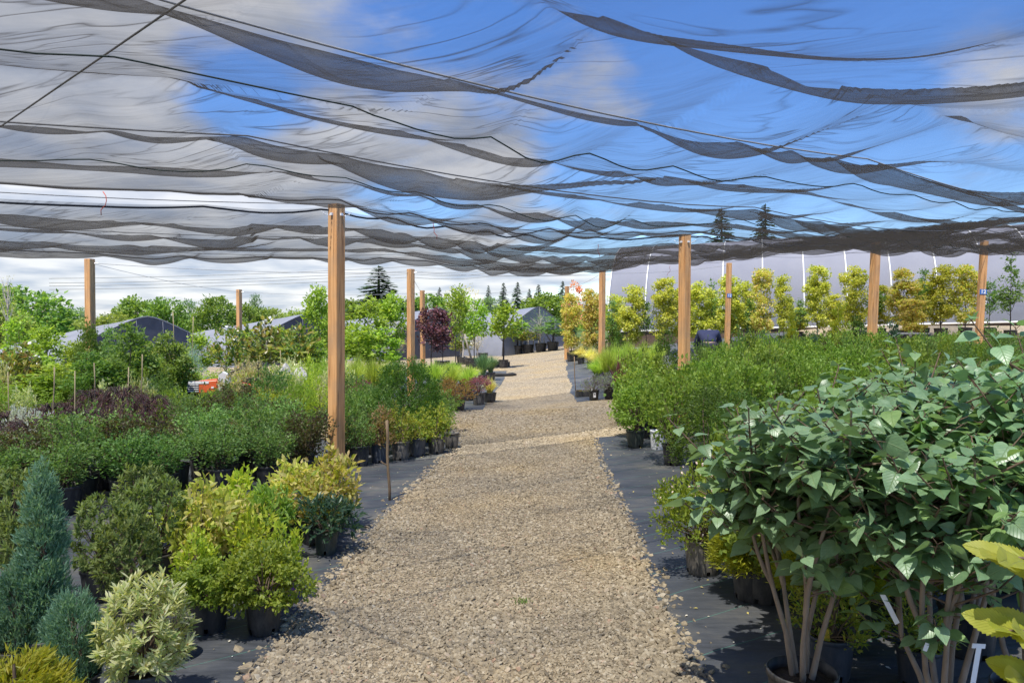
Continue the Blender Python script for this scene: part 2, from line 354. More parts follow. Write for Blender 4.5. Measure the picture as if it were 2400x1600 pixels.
M['hair'] = plainmat('light_hair', (.40, .33, .25, 1), .7)
M['poly'] = plastic_mat('greenhouse_film', (.215, .222, .27, 1), (.255, .262, .305, 1), .2, .8, .85)
M['polyroof'] = plastic_mat('grey_roof_film', (.19, .20, .235, 1), (.25, .26, .30, 1), .15)
M['shadeend'] = plastic_mat('dark_gable_mesh', (.045, .05, .065, 1), (.075, .08, .10, 1), .1, 2.)
M['clearend'] = plastic_mat('grey_gable_film', (.15, .17, .21, 1), (.22, .24, .28, 1), .3, 1.)
M['board'] = plainmat('brown_board', (.07, .045, .03, 1), .85, (.12, .08, .055, 1), 10)
M['benchwood'] = plainmat('red_brown_board', (.30, .12, .06, 1), .8, (.40, .18, .09, 1), 14)
M['greytable'] = plainmat('grey_weathered_wood', (.24, .24, .23, 1), .8, (.34, .33, .31, 1), 14)
M['petal'] = plainmat('white_petal', (.80, .78, .72, 1), .5)
M['pinkpetal'] = plainmat('pale_pink_petal', (.60, .42, .36, 1), .6, (.70, .60, .48, 1), 60)
M['purplepetal'] = plainmat('purple_flower', (.16, .10, .24, 1), .6)
M['yellow'] = plainmat('yellow_plastic', (.75, .55, .03, 1), .4)

LM = lambda n, *c, **k: M.__setitem__(n, leafmat(n, [tuple(x) for x in c], **k))
LM('lf_dark', (.036, .070, .020), (.058, .108, .028), (.095, .155, .04), (.052, .09, .026), gain=2.25)
LM('lf_bronze', (.05, .055, .02), (.075, .085, .025), (.08, .05, .028), (.04, .06, .02))
LM('lf_bright', (.080, .135, .018), (.13, .195, .028), (.19, .255, .045), (.10, .15, .022), gain=1.65)
LM('lf_green', (.055, .105, .022), (.09, .15, .03), (.14, .20, .045), gain=1.75)
LM('lf_lime', (.17, .25, .018), (.26, .33, .03), (.35, .38, .05), (.14, .23, .02), gain=1.65)
LM('lf_limepink', (.22, .27, .03), (.34, .36, .06), (.44, .41, .13), (.42, .34, .16), (.19, .26, .03))
LM('lf_gold', (.24, .26, .02), (.34, .33, .03), (.17, .23, .02), gain=1.25)
LM('lf_box', (.085, .125, .014), (.15, .19, .02), (.23, .26, .035), (.10, .15, .016))
LM('lf_olive', (.075, .11, .03), (.12, .16, .045), (.17, .20, .065), gain=1.5)
LM('lf_varieg', (.22, .28, .09), (.42, .44, .20), (.52, .52, .32), (.14, .22, .05))
LM('lf_blue', (.050, .105, .070), (.085, .155, .105), (.14, .215, .155), rough=.6, gain=2.0)
LM('lf_bluedark', (.022, .055, .032), (.04, .085, .05), (.075, .125, .08), rough=.35)
LM('lf_spruce', (.10, .17, .15), (.17, .25, .23), (.24, .33, .31), rough=.6)
LM('lf_yew', (.035, .08, .014), (.06, .115, .018), (.095, .155, .026), gain=1.5)
LM('lf_nandina', (.10, .17, .018), (.17, .22, .026), (.26, .25, .04), (.07, .14, .02))
LM('lf_nanred', (.14, .17, .03), (.21, .14, .06), (.24, .12, .08), (.11, .16, .03), gain=1.2)
LM('lf_orangered', (.26, .11, .05), (.22, .17, .04), (.32, .17, .07), (.15, .14, .03), gain=1.15)
LM('lf_burg', (.028, .014, .018), (.05, .022, .026), (.085, .036, .036), (.04, .03, .024), transl=.2, gain=1.6)
LM('lf_purple', (.055, .02, .028), (.10, .035, .045), (.14, .06, .06), (.05, .03, .03), transl=.25)
LM('lf_pinkp', (.22, .06, .11), (.30, .12, .15), (.15, .10, .06))
LM('lf_maple', (.20, .23, .03), (.33, .36, .06), (.42, .40, .10), (.22, .29, .04), transl=.5, gain=1.5)
LM('lf_mapleor', (.40, .36, .10), (.48, .37, .16), (.36, .38, .08), (.26, .33, .05), transl=.5, gain=1.4)
LM('lf_red', (.45, .10, .08), (.52, .20, .14), (.38, .16, .06))
LM('lf_tree', (.12, .20, .02), (.18, .27, .03), (.25, .33, .05), transl=.45)
LM('lf_slim', (.06, .12, .03), (.095, .17, .045), (.13, .21, .07), gain=1.7)
LM('lf_magnolia', (.045, .085, .018), (.10, .145, .03), (.21, .22, .06), (.16, .10, .03), rough=.3)
LM('lf_beige', (.36, .31, .17), (.44, .39, .24), (.28, .27, .13))
LM('lf_lilac', (.050, .095, .047), (.070, .122, .065), (.092, .150, .085), (.080, .140, .042), rough=.38, transl=.30, spec=.7, gain=2.7, veins=6.)
LM('lf_elm', (.30, .36, .03), (.38, .42, .05), (.33, .36, .05), rough=.5, transl=.4, gain=1.05, veins=10.)
LM('lf_conif', (.03, .06, .026), (.045, .085, .035), (.065, .11, .045), rough=.6, transl=.25, gain=1.5)
LM('lf_far', (.065, .115, .022), (.105, .165, .03), (.15, .21, .04), gain=1.7)
LM('lf_far2', (.10, .145, .03), (.15, .20, .045), (.20, .24, .065), gain=1.7)
LM('lf_willow', (.08, .14, .06), (.13, .19, .09), (.17, .23, .13))
LM('lf_grassg', (.16, .24, .03), (.24, .33, .05), (.32, .38, .08), transl=.4)
LM('lf_grassy', (.50, .42, .12), (.60, .50, .20), (.42, .38, .08), transl=.4)
LM('lf_grassb', (.08, .16, .06), (.12, .22, .09), (.17, .27, .13), transl=.3, gain=1.1)
LM('lf_phorm', (.06, .018, .018), (.10, .03, .028), (.14, .06, .05), transl=.2)
LM('lf_lav', (.13, .17, .11), (.19, .23, .16), (.16, .14, .17))
LM('lf_white', (.40, .45, .42), (.55, .60, .58), (.30, .36, .28))

# ------------------------------------------------------------------ leaves and plants
T_RH = (np.array([[0, 0, 0], [.45, .5, .10], [1, 0, -.08], [.45, -.5, .10]]), np.array([[0, 2, 1], [0, 3, 2]]))
T_OV = (np.array([[0, 0, 0], [.22, .36, .07], [.6, .42, .04], [1, 0, -.18], [.6, -.42, .04], [.22, -.36, .07], [.5, 0, -.02]]),
        np.array([[0, 6, 1], [1, 6, 2], [2, 6, 3], [3, 6, 4], [4, 6, 5], [5, 6, 0]]))
def outline_leaf(half, fold=.16, curl=.30):
    """half: (a, b) points of the right-hand edge from base to tip"""
    mid = np.array([[a, 0] for a, _ in half])
    V = []
    for a, b in half: V.append([a, b, fold * b - curl * a * a + .05 * math.sin(a * 9) * b])
    for a, b in half: V.append([a, -b, fold * b - curl * a * a - .05 * math.sin(a * 8) * b])
    k = len(half)
    for a, _ in half: V.append([max(a, 0), 0, -curl * max(a, 0) ** 2])
    f = []
    for i in range(k - 1):
        f += [[2 * k + i, 2 * k + i + 1, i + 1], [2 * k + i, i + 1, i], [2 * k + i, k + i + 1, 2 * k + i + 1], [2 * k + i, k + i, k + i + 1]]
    return np.array(V, float), np.array(f)
T_HEART = outline_leaf([(-.05, .12), (-.03, .30), (.10, .46), (.28, .52), (.48, .44), (.66, .30), (.83, .14), (1.0, 0)])
elm = []
for i in range(13):
    a = i / 12; w = .5 * (math.sin(math.pi * min(1, a * .93 + .07)) ** .8)
    elm.append((a, w)); 
    if 0 < i < 12: elm.append((a + .012, w * .86))
T_ELM = outline_leaf(elm, .10, .22)
TM = {'rh': T_RH, 'ov': T_OV, 'heart': T_HEART, 'elm': T_ELM}
def unit(v): return v / (np.linalg.norm(v, axis=-1, keepdims=True) + 1e-9)
def leafuv(n, tmpl): return np.tile(TM[tmpl][0][:, :2], (n, 1))
def leaves(P, A, Nn, Ls, Wr, tmpl):
    V0, F0 = TM[tmpl]
    A = unit(A); B = unit(np.cross(Nn, A)); C = np.cross(A, B)
    Ls = np.broadcast_to(np.asarray(Ls, float), (len(P),))
    W = Ls * Wr
    V = P[:, None] + A[:, None] * (V0[None, :, 0:1] * Ls[:, None, None]) + B[:, None] * (V0[None, :, 1:2] * W[:, None, None]) + C[:, None] * (V0[None, :, 2:3] * W[:, None, None])
    k = len(V0)
    Fs = F0[None] + (np.arange(len(P)) * k)[:, None, None]
    return V.reshape(-1, 3), Fs.reshape(-1, 3)
PROF = {
    'mound': lambda u: np.sqrt(np.clip(1 - ((u - .38) / .66) ** 2, 0, 1)),
    'cone': lambda u: np.clip(1 - u, 0, 1) ** .75 * .96 + .04,
    'column': lambda u: np.clip((1.03 - u) * 2.6, 0, 1) ** .6 * (.8 + .2 * np.clip(u * 4, 0, 1)),
    'spire': lambda u: np.clip((1.02 - u) * 1.6, 0, 1) ** .8 * np.clip(.55 + u * 2, 0, 1),
    'vase': lambda u: (.42 + .58 * u) * np.sqrt(np.clip(1 - ((u - .55) / .5) ** 4, 0, 1)),
    'flat': lambda u: np.sqrt(np.clip(1 - ((u - .5) / .52) ** 4, 0, 1)),
    'dome': lambda u: np.sqrt(np.clip(1 - u ** 2, 0, 1)),
}
def rdir(rng, n): return unit(rng.normal(size=(n, 3)))
def foliage(rng, Ccen, rc, n, ll, lw, tmpl, out=.6, up=.35, nup=.5, axis_c=None, droop=0., flat=1., wts=None):
    K = len(Ccen)
    idx = rng.integers(0, K, n) if wts is None else rng.choice(K, n, p=wts / wts.sum())
    d = rdir(rng, n); rr = rng.random(n) ** .45
    off = d * rr[:, None] * np.asarray(rc)[idx][:, None]; off[:, 2] *= flat
    P = Ccen[idx] + off
    cen = np.array([0, 0, Ccen[:, 2].mean() * .7]) if axis_c is None else np.asarray(axis_c)
    o = unit(P - cen) * .5 + d * .5
    A = unit(o * out + rng.normal(size=(n, 3)) * .45 + np.array([0, 0, up - droop]))
    Nn = unit(rng.normal(size=(n, 3)) * .6 + np.array([0, 0, nup]) + o * .35)
    return leaves(P, A, Nn, ll * (.65 + .7 * rng.random(n)), lw, tmpl)
def crown(rng, K, prof, z0, z1, r, shell=.5):
    u = rng.random(K * 6); w = PROF[prof](u) + .05
    keep = rng.random(K * 6) < w / w.max(); u = u[keep][:K]; K = len(u)
    a = rng.random(K) * 2 * math.pi
    rad = r * PROF[prof](u) * np.sqrt(shell ** 2 + (1 - shell ** 2) * rng.random(K))
    return np.stack([rad * np.cos(a), rad * np.sin(a), z0 + (z1 - z0) * u], 1)
def stems_mesh(rng, tips, base_r, r0, mat, name='stems', n=4, fork=.0, lift=.45):
    mb = MB()
    for p in tips:
        a = rng.random() * 6.28; b = np.array([math.cos(a), math.sin(a), 0]) * base_r * rng.random()
        mid = b * (1 - lift) + p * np.array([lift * .6, lift * .6, lift]) + rng.normal(size=3) * .03 * np.linalg.norm(p)
        q = p * .5 + mid * .5 + rng.normal(size=3) * .02 * np.linalg.norm(p)
        mb.tube([b, mid, q, p], [r0, r0 * .75, r0 * .5, r0 * .25], n, False)
    return mb.mesh(name, mat, True)
ARCH = {}
def arch(key, h, r, parts_fn, variants=2):
    ARCH[key] = (h, r, [parts_fn(np.random.default_rng(abs(hash_(key)) + 17 * v)) for v in range(variants)])
def hash_(s):
    v = 7
    for ch in s: v = (v * 31 + ord(ch)) % 1000003
    return v
def bush(key, h, r, n, ll, lw, mat, prof='mound', z0=.18, K=60, rc=.13, tmpl='rh', smat='twig', ns=14, sr=.006, out=.6, up=.35, nup=.5, variants=2, shell=.45, extra=None, droop=0., flat=1., stray=12):
    def fn(rng):
        Cc = crown(rng, K, prof, z0 * h, h - rc * .6, max(.01, r - rc * .6), shell)
        # lopsided outline: broad lumps and hollows, plus stray shoots
        a_ = np.arctan2(Cc[:, 1], Cc[:, 0]); f1, f2 = rng.random(2) * 6.28
        lump = 1 + .14 * np.sin(2 * a_ + f1 + 3 * Cc[:, 2] / h) + .10 * np.sin(3 * a_ + f2)
        Cc = Cc * np.stack([lump, lump, 1 + .10 * np.sin(a_ * 2 + f2)], 1)
        rcs = rc * (.6 + .8 * rng.random(len(Cc))); wts = np.ones(len(Cc)) * (.5 + rng.random(len(Cc)))
        ext = []; tips = []
        for c in Cc[rng.integers(0, len(Cc), stray)]:
            d_ = unit(c - np.array([0, 0, h * .3]) + np.array([0, 0, .35 * h]) + rng.normal(size=3) * .12 * h) * h * (.13 + .20 * rng.random())
            ext += [c + d_ * q for q in (.3, .55, .8, 1.)]; tips.append(c + d_)
        Ca = np.concatenate([Cc, np.array(ext)]) if ext else Cc
        rca = np.concatenate([rcs, np.full(len(ext), rc * .32)]); wa = np.concatenate([wts, np.full(len(ext), .16)])
        V, Fs = foliage(rng, Ca, rca, n, ll, lw, tmpl, out, up, nup, droop=droop, flat=flat, wts=wa)
        parts = []
        if tips and ns:
            Cs = np.concatenate([np.array(tips), Cc])
            parts.append(('stems', stems_mesh(rng, Cs[:ns + len(tips)], .03 + r * .08, sr, M[smat])))
        elif ns: parts.append(('stems', stems_mesh(rng, Cc[:ns], .03 + r * .08, sr, M[smat])))
        parts.append(('foliage', mk('foliage', V, [Fs], M[mat])))
        if extra: parts += extra(rng, Cc, h, r)
        return parts
    arch(key, h, r, fn, variants)
def flowers(name, mat, n, size, where='top', tmpl='rh'):
    def fn(rng, Cc, h, r):
        o = Cc[np.argsort(-Cc[:, 2] + rng.random(len(Cc)) * h * .5)][:max(4, n // 4)]
        P = o[rng.integers(0, len(o), n)] + rdir(rng, n) * r * .22 + np.array([0, 0, r * .12])
        A = unit(rdir(rng, n) + np.array([0, 0, .3])); Nn = unit(rdir(rng, n) + np.array([0, 0, .8]))
        V, Fs = leaves(P, A, Nn, size * (.7 + .6 * rng.random(n)), .7, tmpl)
        return [(name, mk(name, V, [Fs], M[mat]))]
    return fn
def tree(key, h, r, n, ll, lw, mat, trunk=.35, prof='mound', K=45, rc=.3, tmpl='rh', bmat='bark', tr=.035, out=.5, up=.2, nup=.5, variants=2, shell=.35, droop=0., extra=None, lean=.03, limbs=12, flat=1.):
    def fn(rng):
        z0 = trunk * h
        Cc = crown(rng, K, prof, z0 + rc * .5, h - rc * .5, max(.02, r - rc * .6), shell)
        rcs = rc * (.6 + .7 * rng.random(len(Cc)))
        V, Fs = foliage(rng, Cc, rcs, n, ll, lw, tmpl, out, up, nup, (0, 0, h * .55), droop, flat)
        mb = MB(); k = 7; zz = np.linspace(0, h * .93, k)
        wob = rng.normal(size=(k, 2)) * lean * r; wob[0] = 0
        tp = np.stack([wob[:, 0], wob[:, 1], zz], 1)
        mb.tube(tp, tr * (1 - .85 * np.linspace(0, 1, k)), 6, False)
        for c in Cc[:limbs]:
            zb = max(z0 * .8, c[2] - np.linalg.norm(c[:2]) * .8 - .1 * h); bx = np.interp(zb, zz, tp[:, 0]); by = np.interp(zb, zz, tp[:, 1])
            b = np.array([bx, by, zb]); m = b * .5 + c * .5 + np.array([0, 0, -.02 * h])
            mb.tube([b, m, c], [tr * .45, tr * .3, tr * .1], 4, False)
        parts = [('trunk', mb.mesh('trunk', M[bmat], True)), ('crown', mk('crown', V, [Fs], M[mat]))]
        if extra: parts += extra(rng, Cc, h, r)
        return parts
    arch(key, h, r, fn, variants)
def grass(key, h, r, n, w, mat, droop=.5, variants=2, extra=None, seg=4):
    def fn(rng):
        a = rng.random(n) * 2 * math.pi; tilt = (rng.random(n) ** .8)
        hh = h * (.6 + .45 * rng.random(n)); rr = r * tilt * (.7 + .4 * rng.random(n))
        b0 = rng.random(n) * .12 * r + .01
        ts = np.linspace(0, 1, seg + 1)
        V = np.zeros((n, seg + 1, 2, 3))
        for i, t in enumerate(ts):
            rad = b0 + rr * t ** 1.5
            z = hh * (t * (1 + droop * .3) - droop * tilt * t ** 2.6)
            ww = w * (1 - t ** 1.6) + .0006
            x = np.cos(a) * rad; y = np.sin(a) * rad
            V[:, i, 0] = np.stack([x - np.sin(a) * ww, y + np.cos(a) * ww, z], 1)
            V[:, i, 1] = np.stack([x + np.sin(a) * ww, y - np.cos(a) * ww, z], 1)
        base = (np.arange(n) * (seg + 1) * 2)[:, None]
        q = np.concatenate([base + np.array([[2 * i, 2 * i + 1, 2 * i + 3, 2 * i + 2]]) for i in range(seg)])
        parts = [('blades', mk('blades', V.reshape(-1, 3), [q], M[mat]))]
        if extra: parts += extra(rng, h, r)
        return parts
    arch(key, h, r, fn, variants)

def potmesh(name, rt, h, mat, n=28):
    rb = rt * .80; w = .004
    mb = MB()
    prof = [(rb * .96, .0), (rb, .008), (rb + (rt - rb) * .12, .035), (rt * .955, h * .88), (rt * .955, h * .885), (rt, h * .89), (rt * 1.005, h - .004), (rt * .99, h), (rt - w * 2, h), (rt - w * 2.2, h * .8), (rt - w * 3, h * .62)]
    mb.lathe(prof, n, lambda i, j: i == 1 and j % 7 in (0,))
    mb.lathe([(.001, .004), (rb * .955, .004)], n)
    return mb.mesh(name, mat, True)
def soilmesh(rt, h, n=28):
    rng = np.random.default_rng(int(rt * 1e4)); mb = MB()
    rad = [.001, .25, .5, .75, .94]
    mb.lathe([(rt * q * .97, h * .86 + .012 * math.cos(q * 3)) for q in rad], n)
    V = np.concatenate(mb.v); V[:, 2] += rng.normal(size=len(V)) * .003; mb.v = [V]
    return mb.mesh('soil', M['soil'], True)
POTS = {}
def pot(rt, h, mat):
    k = (round(rt, 3), round(h, 3), mat)
    if k not in POTS: POTS[k] = (potmesh('pot', rt, h, M[mat]), soilmesh(rt, h))
    return POTS[k]
cnt = {}
tagmesh = MB().box((0, 0, .03), (.016, .0015, .06)).mesh('plant_tag', M['white'])
def place(key, px=None, D=None, top=None, label='', cat='shrub', group=None, w=None, potspec=(.14, .24, 'pot'), name='potted_shrub', xy=None, h=None, r=None, wtag=False, soil=True, z=None, sq=None, cane=None, rz=None):
    """put one plant of an archetype with its pot on the ground"""
    h0, r0, vs = ARCH[key]
    i = cnt.get(key, 0); cnt[key] = i + 1
    x, y = xy if xy else at(px, D)
    zg = gz(x, y) if z is None else z
    H = h if h is not None else ztop(top, y) - zg
    ph = potspec[1] if potspec else 0
    base = ph * .86
    sz = (H - base) / h0
    Rr = r if r else (w / 2 / F * y if w else None)
    sx = Rr / r0 if Rr else (sq or 1) * sz
    e = empty(name, (x, y, zg + (.006 if potspec else 0)), label, cat, group, rz=(i * 2.4) % 6.28 if rz is None else rz)
    if potspec:
        pm, sm = pot(*potspec)
        po = obj('pot', pm, e)
        if soil: obj('soil', sm, po)
    for pn, me in vs[i % len(vs)]:
        obj(pn, me, e, (0, 0, base), (sx, sx, sz))
    if wtag: obj('plant_tag', tagmesh, e, (potspec[0] * .6, -potspec[0] * .5, ph * .9), (1.3, 1, 1.2), (.2, .15, .3))
    if cane:
        obj('cane', CANE, e, (.05, .02, base * .5), (1, 1, cane - base * .5), (.02, .03, 0))
    return e
CANE = MB().tube([(0, 0, 0), (0, 0, .5), (0, 0, 1)], .006, 6).mesh('cane', M['cane'], True)

# ================================================================== ARCHETYPES
bush('dark', .62, .36, 2300, .034, .55, 'lf_dark', 'vase', .10, K=80, rc=.10, ns=16, variants=4, shell=.3)
bush('bronze', .62, .36, 2200, .034, .55, 'lf_bronze', 'vase', .10, K=75, rc=.10, ns=16, variants=2, shell=.3)
bush('bright', .85, .40, 1900, .05, .62, 'lf_bright', 'flat', .12, K=75, rc=.12, tmpl='rh', ns=14, variants=4, shell=.4)
bush('boxmound', .24, .24, 5200, .022, .62, 'lf_box', 'flat', .02, K=85, rc=.055, ns=14, variants=2, shell=.5, tmpl='ov', up=.0, nup=1.2, flat=.55, stray=8)
bush('rhodo', .45, .30, 1500, .048, .38, 'lf_olive', 'mound', .15, K=60, rc=.075, ns=22, variants=2, tmpl='ov', smat='twig', sr=.007)
bush('nandina', .42, .26, 900, .055, .48, 'lf_lime', 'mound', .05, K=55, rc=.08, ns=10, variants=2, tmpl='ov', up=.2)
bush('nandpink', .42, .26, 950, .058, .48, 'lf_limepink', 'mound', .05, K=55, rc=.085, ns=10, variants=3, tmpl='ov', up=.15)
bush('lush', .38, .24, 650, .075, .30, 'lf_bright', 'mound', .05, K=40, rc=.09, ns=8, variants=1, tmpl='ov', up=.1)
bush('leuco', .32, .24, 850, .06, .30, 'lf_bluedark', 'mound', .03, K=45, rc=.075, ns=12, variants=1, tmpl='ov', up=.25)
bush('gulf', .36, .20, 1300, .034, .36, 'lf_nandina', 'mound', .05, K=55, rc=.06, ns=10, variants=3, up=.5)
bush('gulfred', .36, .20, 1300, .034, .36, 'lf_nanred', 'mound', .05, K=55, rc=.06, ns=10, variants=2, up=.5)
bush('yewcone', .95, .42, 12000, .03, .4, 'lf_yew', 'mound', .04, K=150, rc=.085, ns=6, variants=1, shell=.75, up=.6, stray=6)
bush('azalea', .60, .40, 1900, .042, .5, 'lf_green', 'mound', .06, K=75, rc=.10, ns=12, variants=3, extra=None)
bush('azdark', .60, .40, 2000, .040, .5, 'lf_dark', 'mound', .06, K=75, rc=.10, ns=12, variants=2)
bush('limecarpet', .48, .38, 1500, .036, .5, 'lf_lime', 'mound', .08, K=60, rc=.09, ns=8, variants=3, up=.6)
bush('greencarpet', .48, .38, 1500, .036, .5, 'lf_tree', 'mound', .08, K=60, rc=.09, ns=8, variants=3, up=.6)
bush('cream', .45, .36, 1200, .045, .5, 'lf_varieg', 'mound', .08, K=50, rc=.09, ns=8, variants=2, up=.5)
bush('spirea', .50, .36, 3600, .030, .5, 'lf_box', 'mound', .04, K=90, rc=.075, ns=16, variants=1, extra=flowers('flowers', 'pinkpetal', 120, .02), up=.5)
bush('ninebark', .55, .36, 2000, .042, .75, 'lf_bright', 'mound', .04, K=60, rc=.095, ns=14, variants=2, tmpl='ov')
bush('orange', .42, .36, 1500, .034, .5, 'lf_orangered', 'mound', .06, K=60, rc=.08, ns=10, variants=2, up=.5)
bush('barberry', .45, .34, 1300, .034, .55, 'lf_pinkp', 'vase', .06, K=50, rc=.08, ns=12, variants=1, up=.5)
bush('lavender', .34, .28, 900, .06, .10, 'lf_lav', 'mound', .05, K=40, rc=.08, ns=6, variants=2, up=1.0, extra=flowers('flowers', 'purplepetal', 260, .022))
bush('uprightbox', .95, .26, 5200, .022, .6, 'lf_yew', 'column', .03, K=150, rc=.07, ns=6, variants=1, shell=.7, up=.5, stray=4)
bush('boxcone', 1.0, .32, 4200, .03, .55, 'lf_yew', 'spire', .05, K=130, rc=.075, ns=6, variants=1, shell=.65, stray=4)
bush('goldspire', 1.4, .28, 3600, .06, .28, 'lf_gold', 'spire', .03, K=120, rc=.075, ns=4, variants=2, shell=.6, up=1.2, nup=0, stray=4)
bush('greenspire', 1.3, .26, 3600, .06, .26, 'lf_yew', 'spire', .03, K=120, rc=.07, ns=4, variants=2, shell=.6, up=1.2, nup=0, stray=4)
bush('bluespire', .9, .18, 2400, .05, .26, 'lf_bluedark', 'spire', .03, K=80, rc=.05, ns=4, variants=1, shell=.6, up=1.2, nup=0, stray=4)
bush('silver', .35, .40, 1500, .045, .35, 'lf_white', 'mound', .1, K=50, rc=.08, ns=8, variants=1)
bush('pinkwhite', .5, .4, 1300, .045, .4, 'lf_beige', 'mound', .1, K=50, rc=.09, ns=10, variants=1, up=.5)
def spray_conifer(key, h, r, K, n, ll, lw, mat, prof, z0=.02, variants=1, up=1.0, rc=.06, shell=.6, smat='twig'):
    """scale-leaved conifer: each clump is a fan of fine pointed sprays"""
    def fn(rng):
        Cc = crown(rng, K, prof, z0 * h, h - rc, max(.02, r - rc), shell)
        idx = rng.integers(0, len(Cc), n)
        o = Cc[idx] * np.array([1, 1, 0]); o = unit(o + rng.normal(size=(n, 3)) * .02)
        dirn = unit(o * .75 + np.array([0, 0, up]) + rng.normal(size=(n, 3)) * .35)
        P = Cc[idx] + rdir(rng, n) * rc * (rng.random(n) ** .5)[:, None]
        V, Fs = leaves(P, dirn, rdir(rng, n) + o * .6, ll * (.5 + .9 * rng.random(n)), lw, 'rh')
        side = unit(dirn + rng.normal(size=(n, 3)) * .55)
        V2, F2 = leaves(P + dirn * ll * .35, side, rdir(rng, n) + o * .6, ll * .55 * (.6 + .8 * rng.random(n)), lw * 1.2, 'rh')
        mb = MB(); mb.tube([(0, 0, 0), (.01, 0, h * .5), (0, .01, h * .9)], [.018, .012, .004], 6, False)
        for c in Cc[:24]: mb.tube([(0, 0, max(0, c[2] - .12)), c * .6 + np.array([0, 0, c[2] * .4 - .05]), c], [.006, .004, .002], 4, False)
        return [('trunk', mb.mesh('trunk', M[smat], True)), ('foliage', mk('foliage', np.concatenate([V, V2]), [Fs, F2 + len(V)], M[mat]))]
    arch(key, h, r, fn, variants)
spray_conifer('juniper', .95, .17, 190, 9000, .040, .20, 'lf_blue', 'spire', rc=.055, shell=.55)
spray_conifer('juniperlow', .42, .22, 150, 7000, .036, .20, 'lf_blue', 'mound', rc=.05, variants=2, up=.8)
spray_conifer('goldthuja', .38, .24, 110, 5200, .05, .17, 'lf_gold', 'mound', rc=.055, up=.7, variants=2)
spray_conifer('goldthread', .42, .30, 130, 6000, .06, .13, 'lf_gold', 'mound', rc=.06, up=.3, variants=1)
def whorl_shrub(key, h, r, K, per, ll, lw, mat, variants=1, prof='mound', tip=None):
    def fn(rng):
        Cc = crown(rng, K, prof, .10 * h, h, r, .6)
        o = unit(Cc - np.array([0, 0, h * .25])); n = K * per
        o = o[:len(Cc)]; idx = np.repeat(np.arange(len(Cc)), per); n = len(idx)
        ax = unit(o[idx] * .7 + np.array([0, 0, .6]))
        q = rdir(rng, n); side = unit(q - ax * (q * ax).sum(1)[:, None])
        k = rng.random(n)
        A = unit(side * (.75) + ax * (.15 + .7 * k)[:, None]); P = Cc[idx] - ax * (.05 * (1 - k))[:, None]
        V, Fs = leaves(P, A, ax + rdir(rng, n) * .25, ll * (.6 + .6 * rng.random(n)), lw, 'ov')
        parts = [('stems', stems_mesh(rng, Cc[:40], .03, .006, M['twig'])), ('foliage', mk('foliage', V, [Fs], M[mat]))]
        if tip:
            j = rng.integers(0, len(Cc), 60); A2 = unit(rdir(rng, 60) + ax[j * per] * .6)
            V2, F2 = leaves(Cc[j], A2, rdir(rng, 60), .022, .35, 'ov'); parts.append(('new_growth', mk('new_growth', V2, [F2], M[tip])))
        return parts
    arch(key, h, r, fn, variants)
whorl_shrub('pieris', .46, .24, 260, 15, .052, .26, 'lf_varieg', tip='lf_orangered')
whorl_shrub('rhodow', .50, .30, 210, 14, .050, .34, 'lf_olive', variants=3)
# weeping laceleaf maple on a standard
def burg(rng):
    h, r = .75, .55; K = 60
    a = rng.random(K) * 6.28; rad = r * np.sqrt(rng.random(K)); z = h - .30 * (rad / r) ** 2 - .22 * rng.random(K) * (rad / r)
    Cc = np.stack([rad * np.cos(a), rad * np.sin(a), z], 1)
    n = 1900; idx = rng.integers(0, K, n)
    P = Cc[idx] + rdir(rng, n) * .09 * rng.random(n)[:, None] ** .5
    o = unit(Cc[idx] * np.array([1, 1, 0]) + 1e-4)
    A = unit(o * .7 + rng.normal(size=(n, 3)) * .5 + np.array([0, 0, -.7]))
    V, Fs = leaves(P, A, rdir(rng, n) * .6 + np.array([0, 0, .6]), .085 * (.6 + .7 * rng.random(n)), .16, 'rh')
    mb = MB(); mb.tube([(0, 0, 0), (.02, 0, .3), (0, .02, .62)], [.016, .014, .012], 6, False)
    for c in Cc[:26]: mb.tube([(0, .01, .58), c * np.array([.5, .5, 0]) + np.array([0, 0, h * .98]), c], [.009, .006, .002], 4, False)
    return [('trunk', mb.mesh('trunk', M['darkbark'], True)), ('foliage', mk('foliage', V, [Fs], M['lf_burg']))]
arch('burg', .75, .55, burg, 2)
grass('grassg', .75, .55, 620, .006, 'lf_grassg', .5, 3)
grass('grasslime', .55, .42, 600, .005, 'lf_grassg', .35, 3)
grass('grassgold', .45, .55, 700, .006, 'lf_grassy', .9, 2)
grass('grassblue', .75, .30, 500, .006, 'lf_grassb', .2, 2)
grass('grassvar', .30, .34, 360, .005, 'lf_grassy', .8, 1)
grass('phorm', .62, .40, 70, .011, 'lf_phorm', .3, 1)
tree('treelime', 2.6, .55, 1700, .11, .55, 'lf_tree', .30, 'mound', K=42, rc=.20, tr=.022, shell=.3, variants=3, droop=.25)
tree('treegreen', 2.4, .60, 2600, .085, .6, 'lf_green', .22, 'spire', K=60, rc=.19, tr=.022, shell=.3, variants=3)
tree('treeslim', 2.6, .38, 900, .085, .6, 'lf_slim', .25, 'spire', K=34, rc=.15, tr=.016, bmat='darkbark', variants=3)
tree('maple', 2.5, .50, 5600, .075, .72, 'lf_maple', .10, 'flat', K=70, rc=.19, tr=.02, bmat='darkbark', shell=.3, variants=4, up=0, nup=.9, flat=.75)
tree('mapleor', 2.5, .50, 5600, .075, .72, 'lf_mapleor', .08, 'flat', K=70, rc=.19, tr=.02, bmat='darkbark', shell=.3, variants=3, up=0, nup=.9, flat=.75)
tree('redtree', 3.0, .45, 1000, .085, .6, 'lf_red', .4, 'mound', K=30, rc=.17, tr=.02, bmat='darkbark', variants=1)
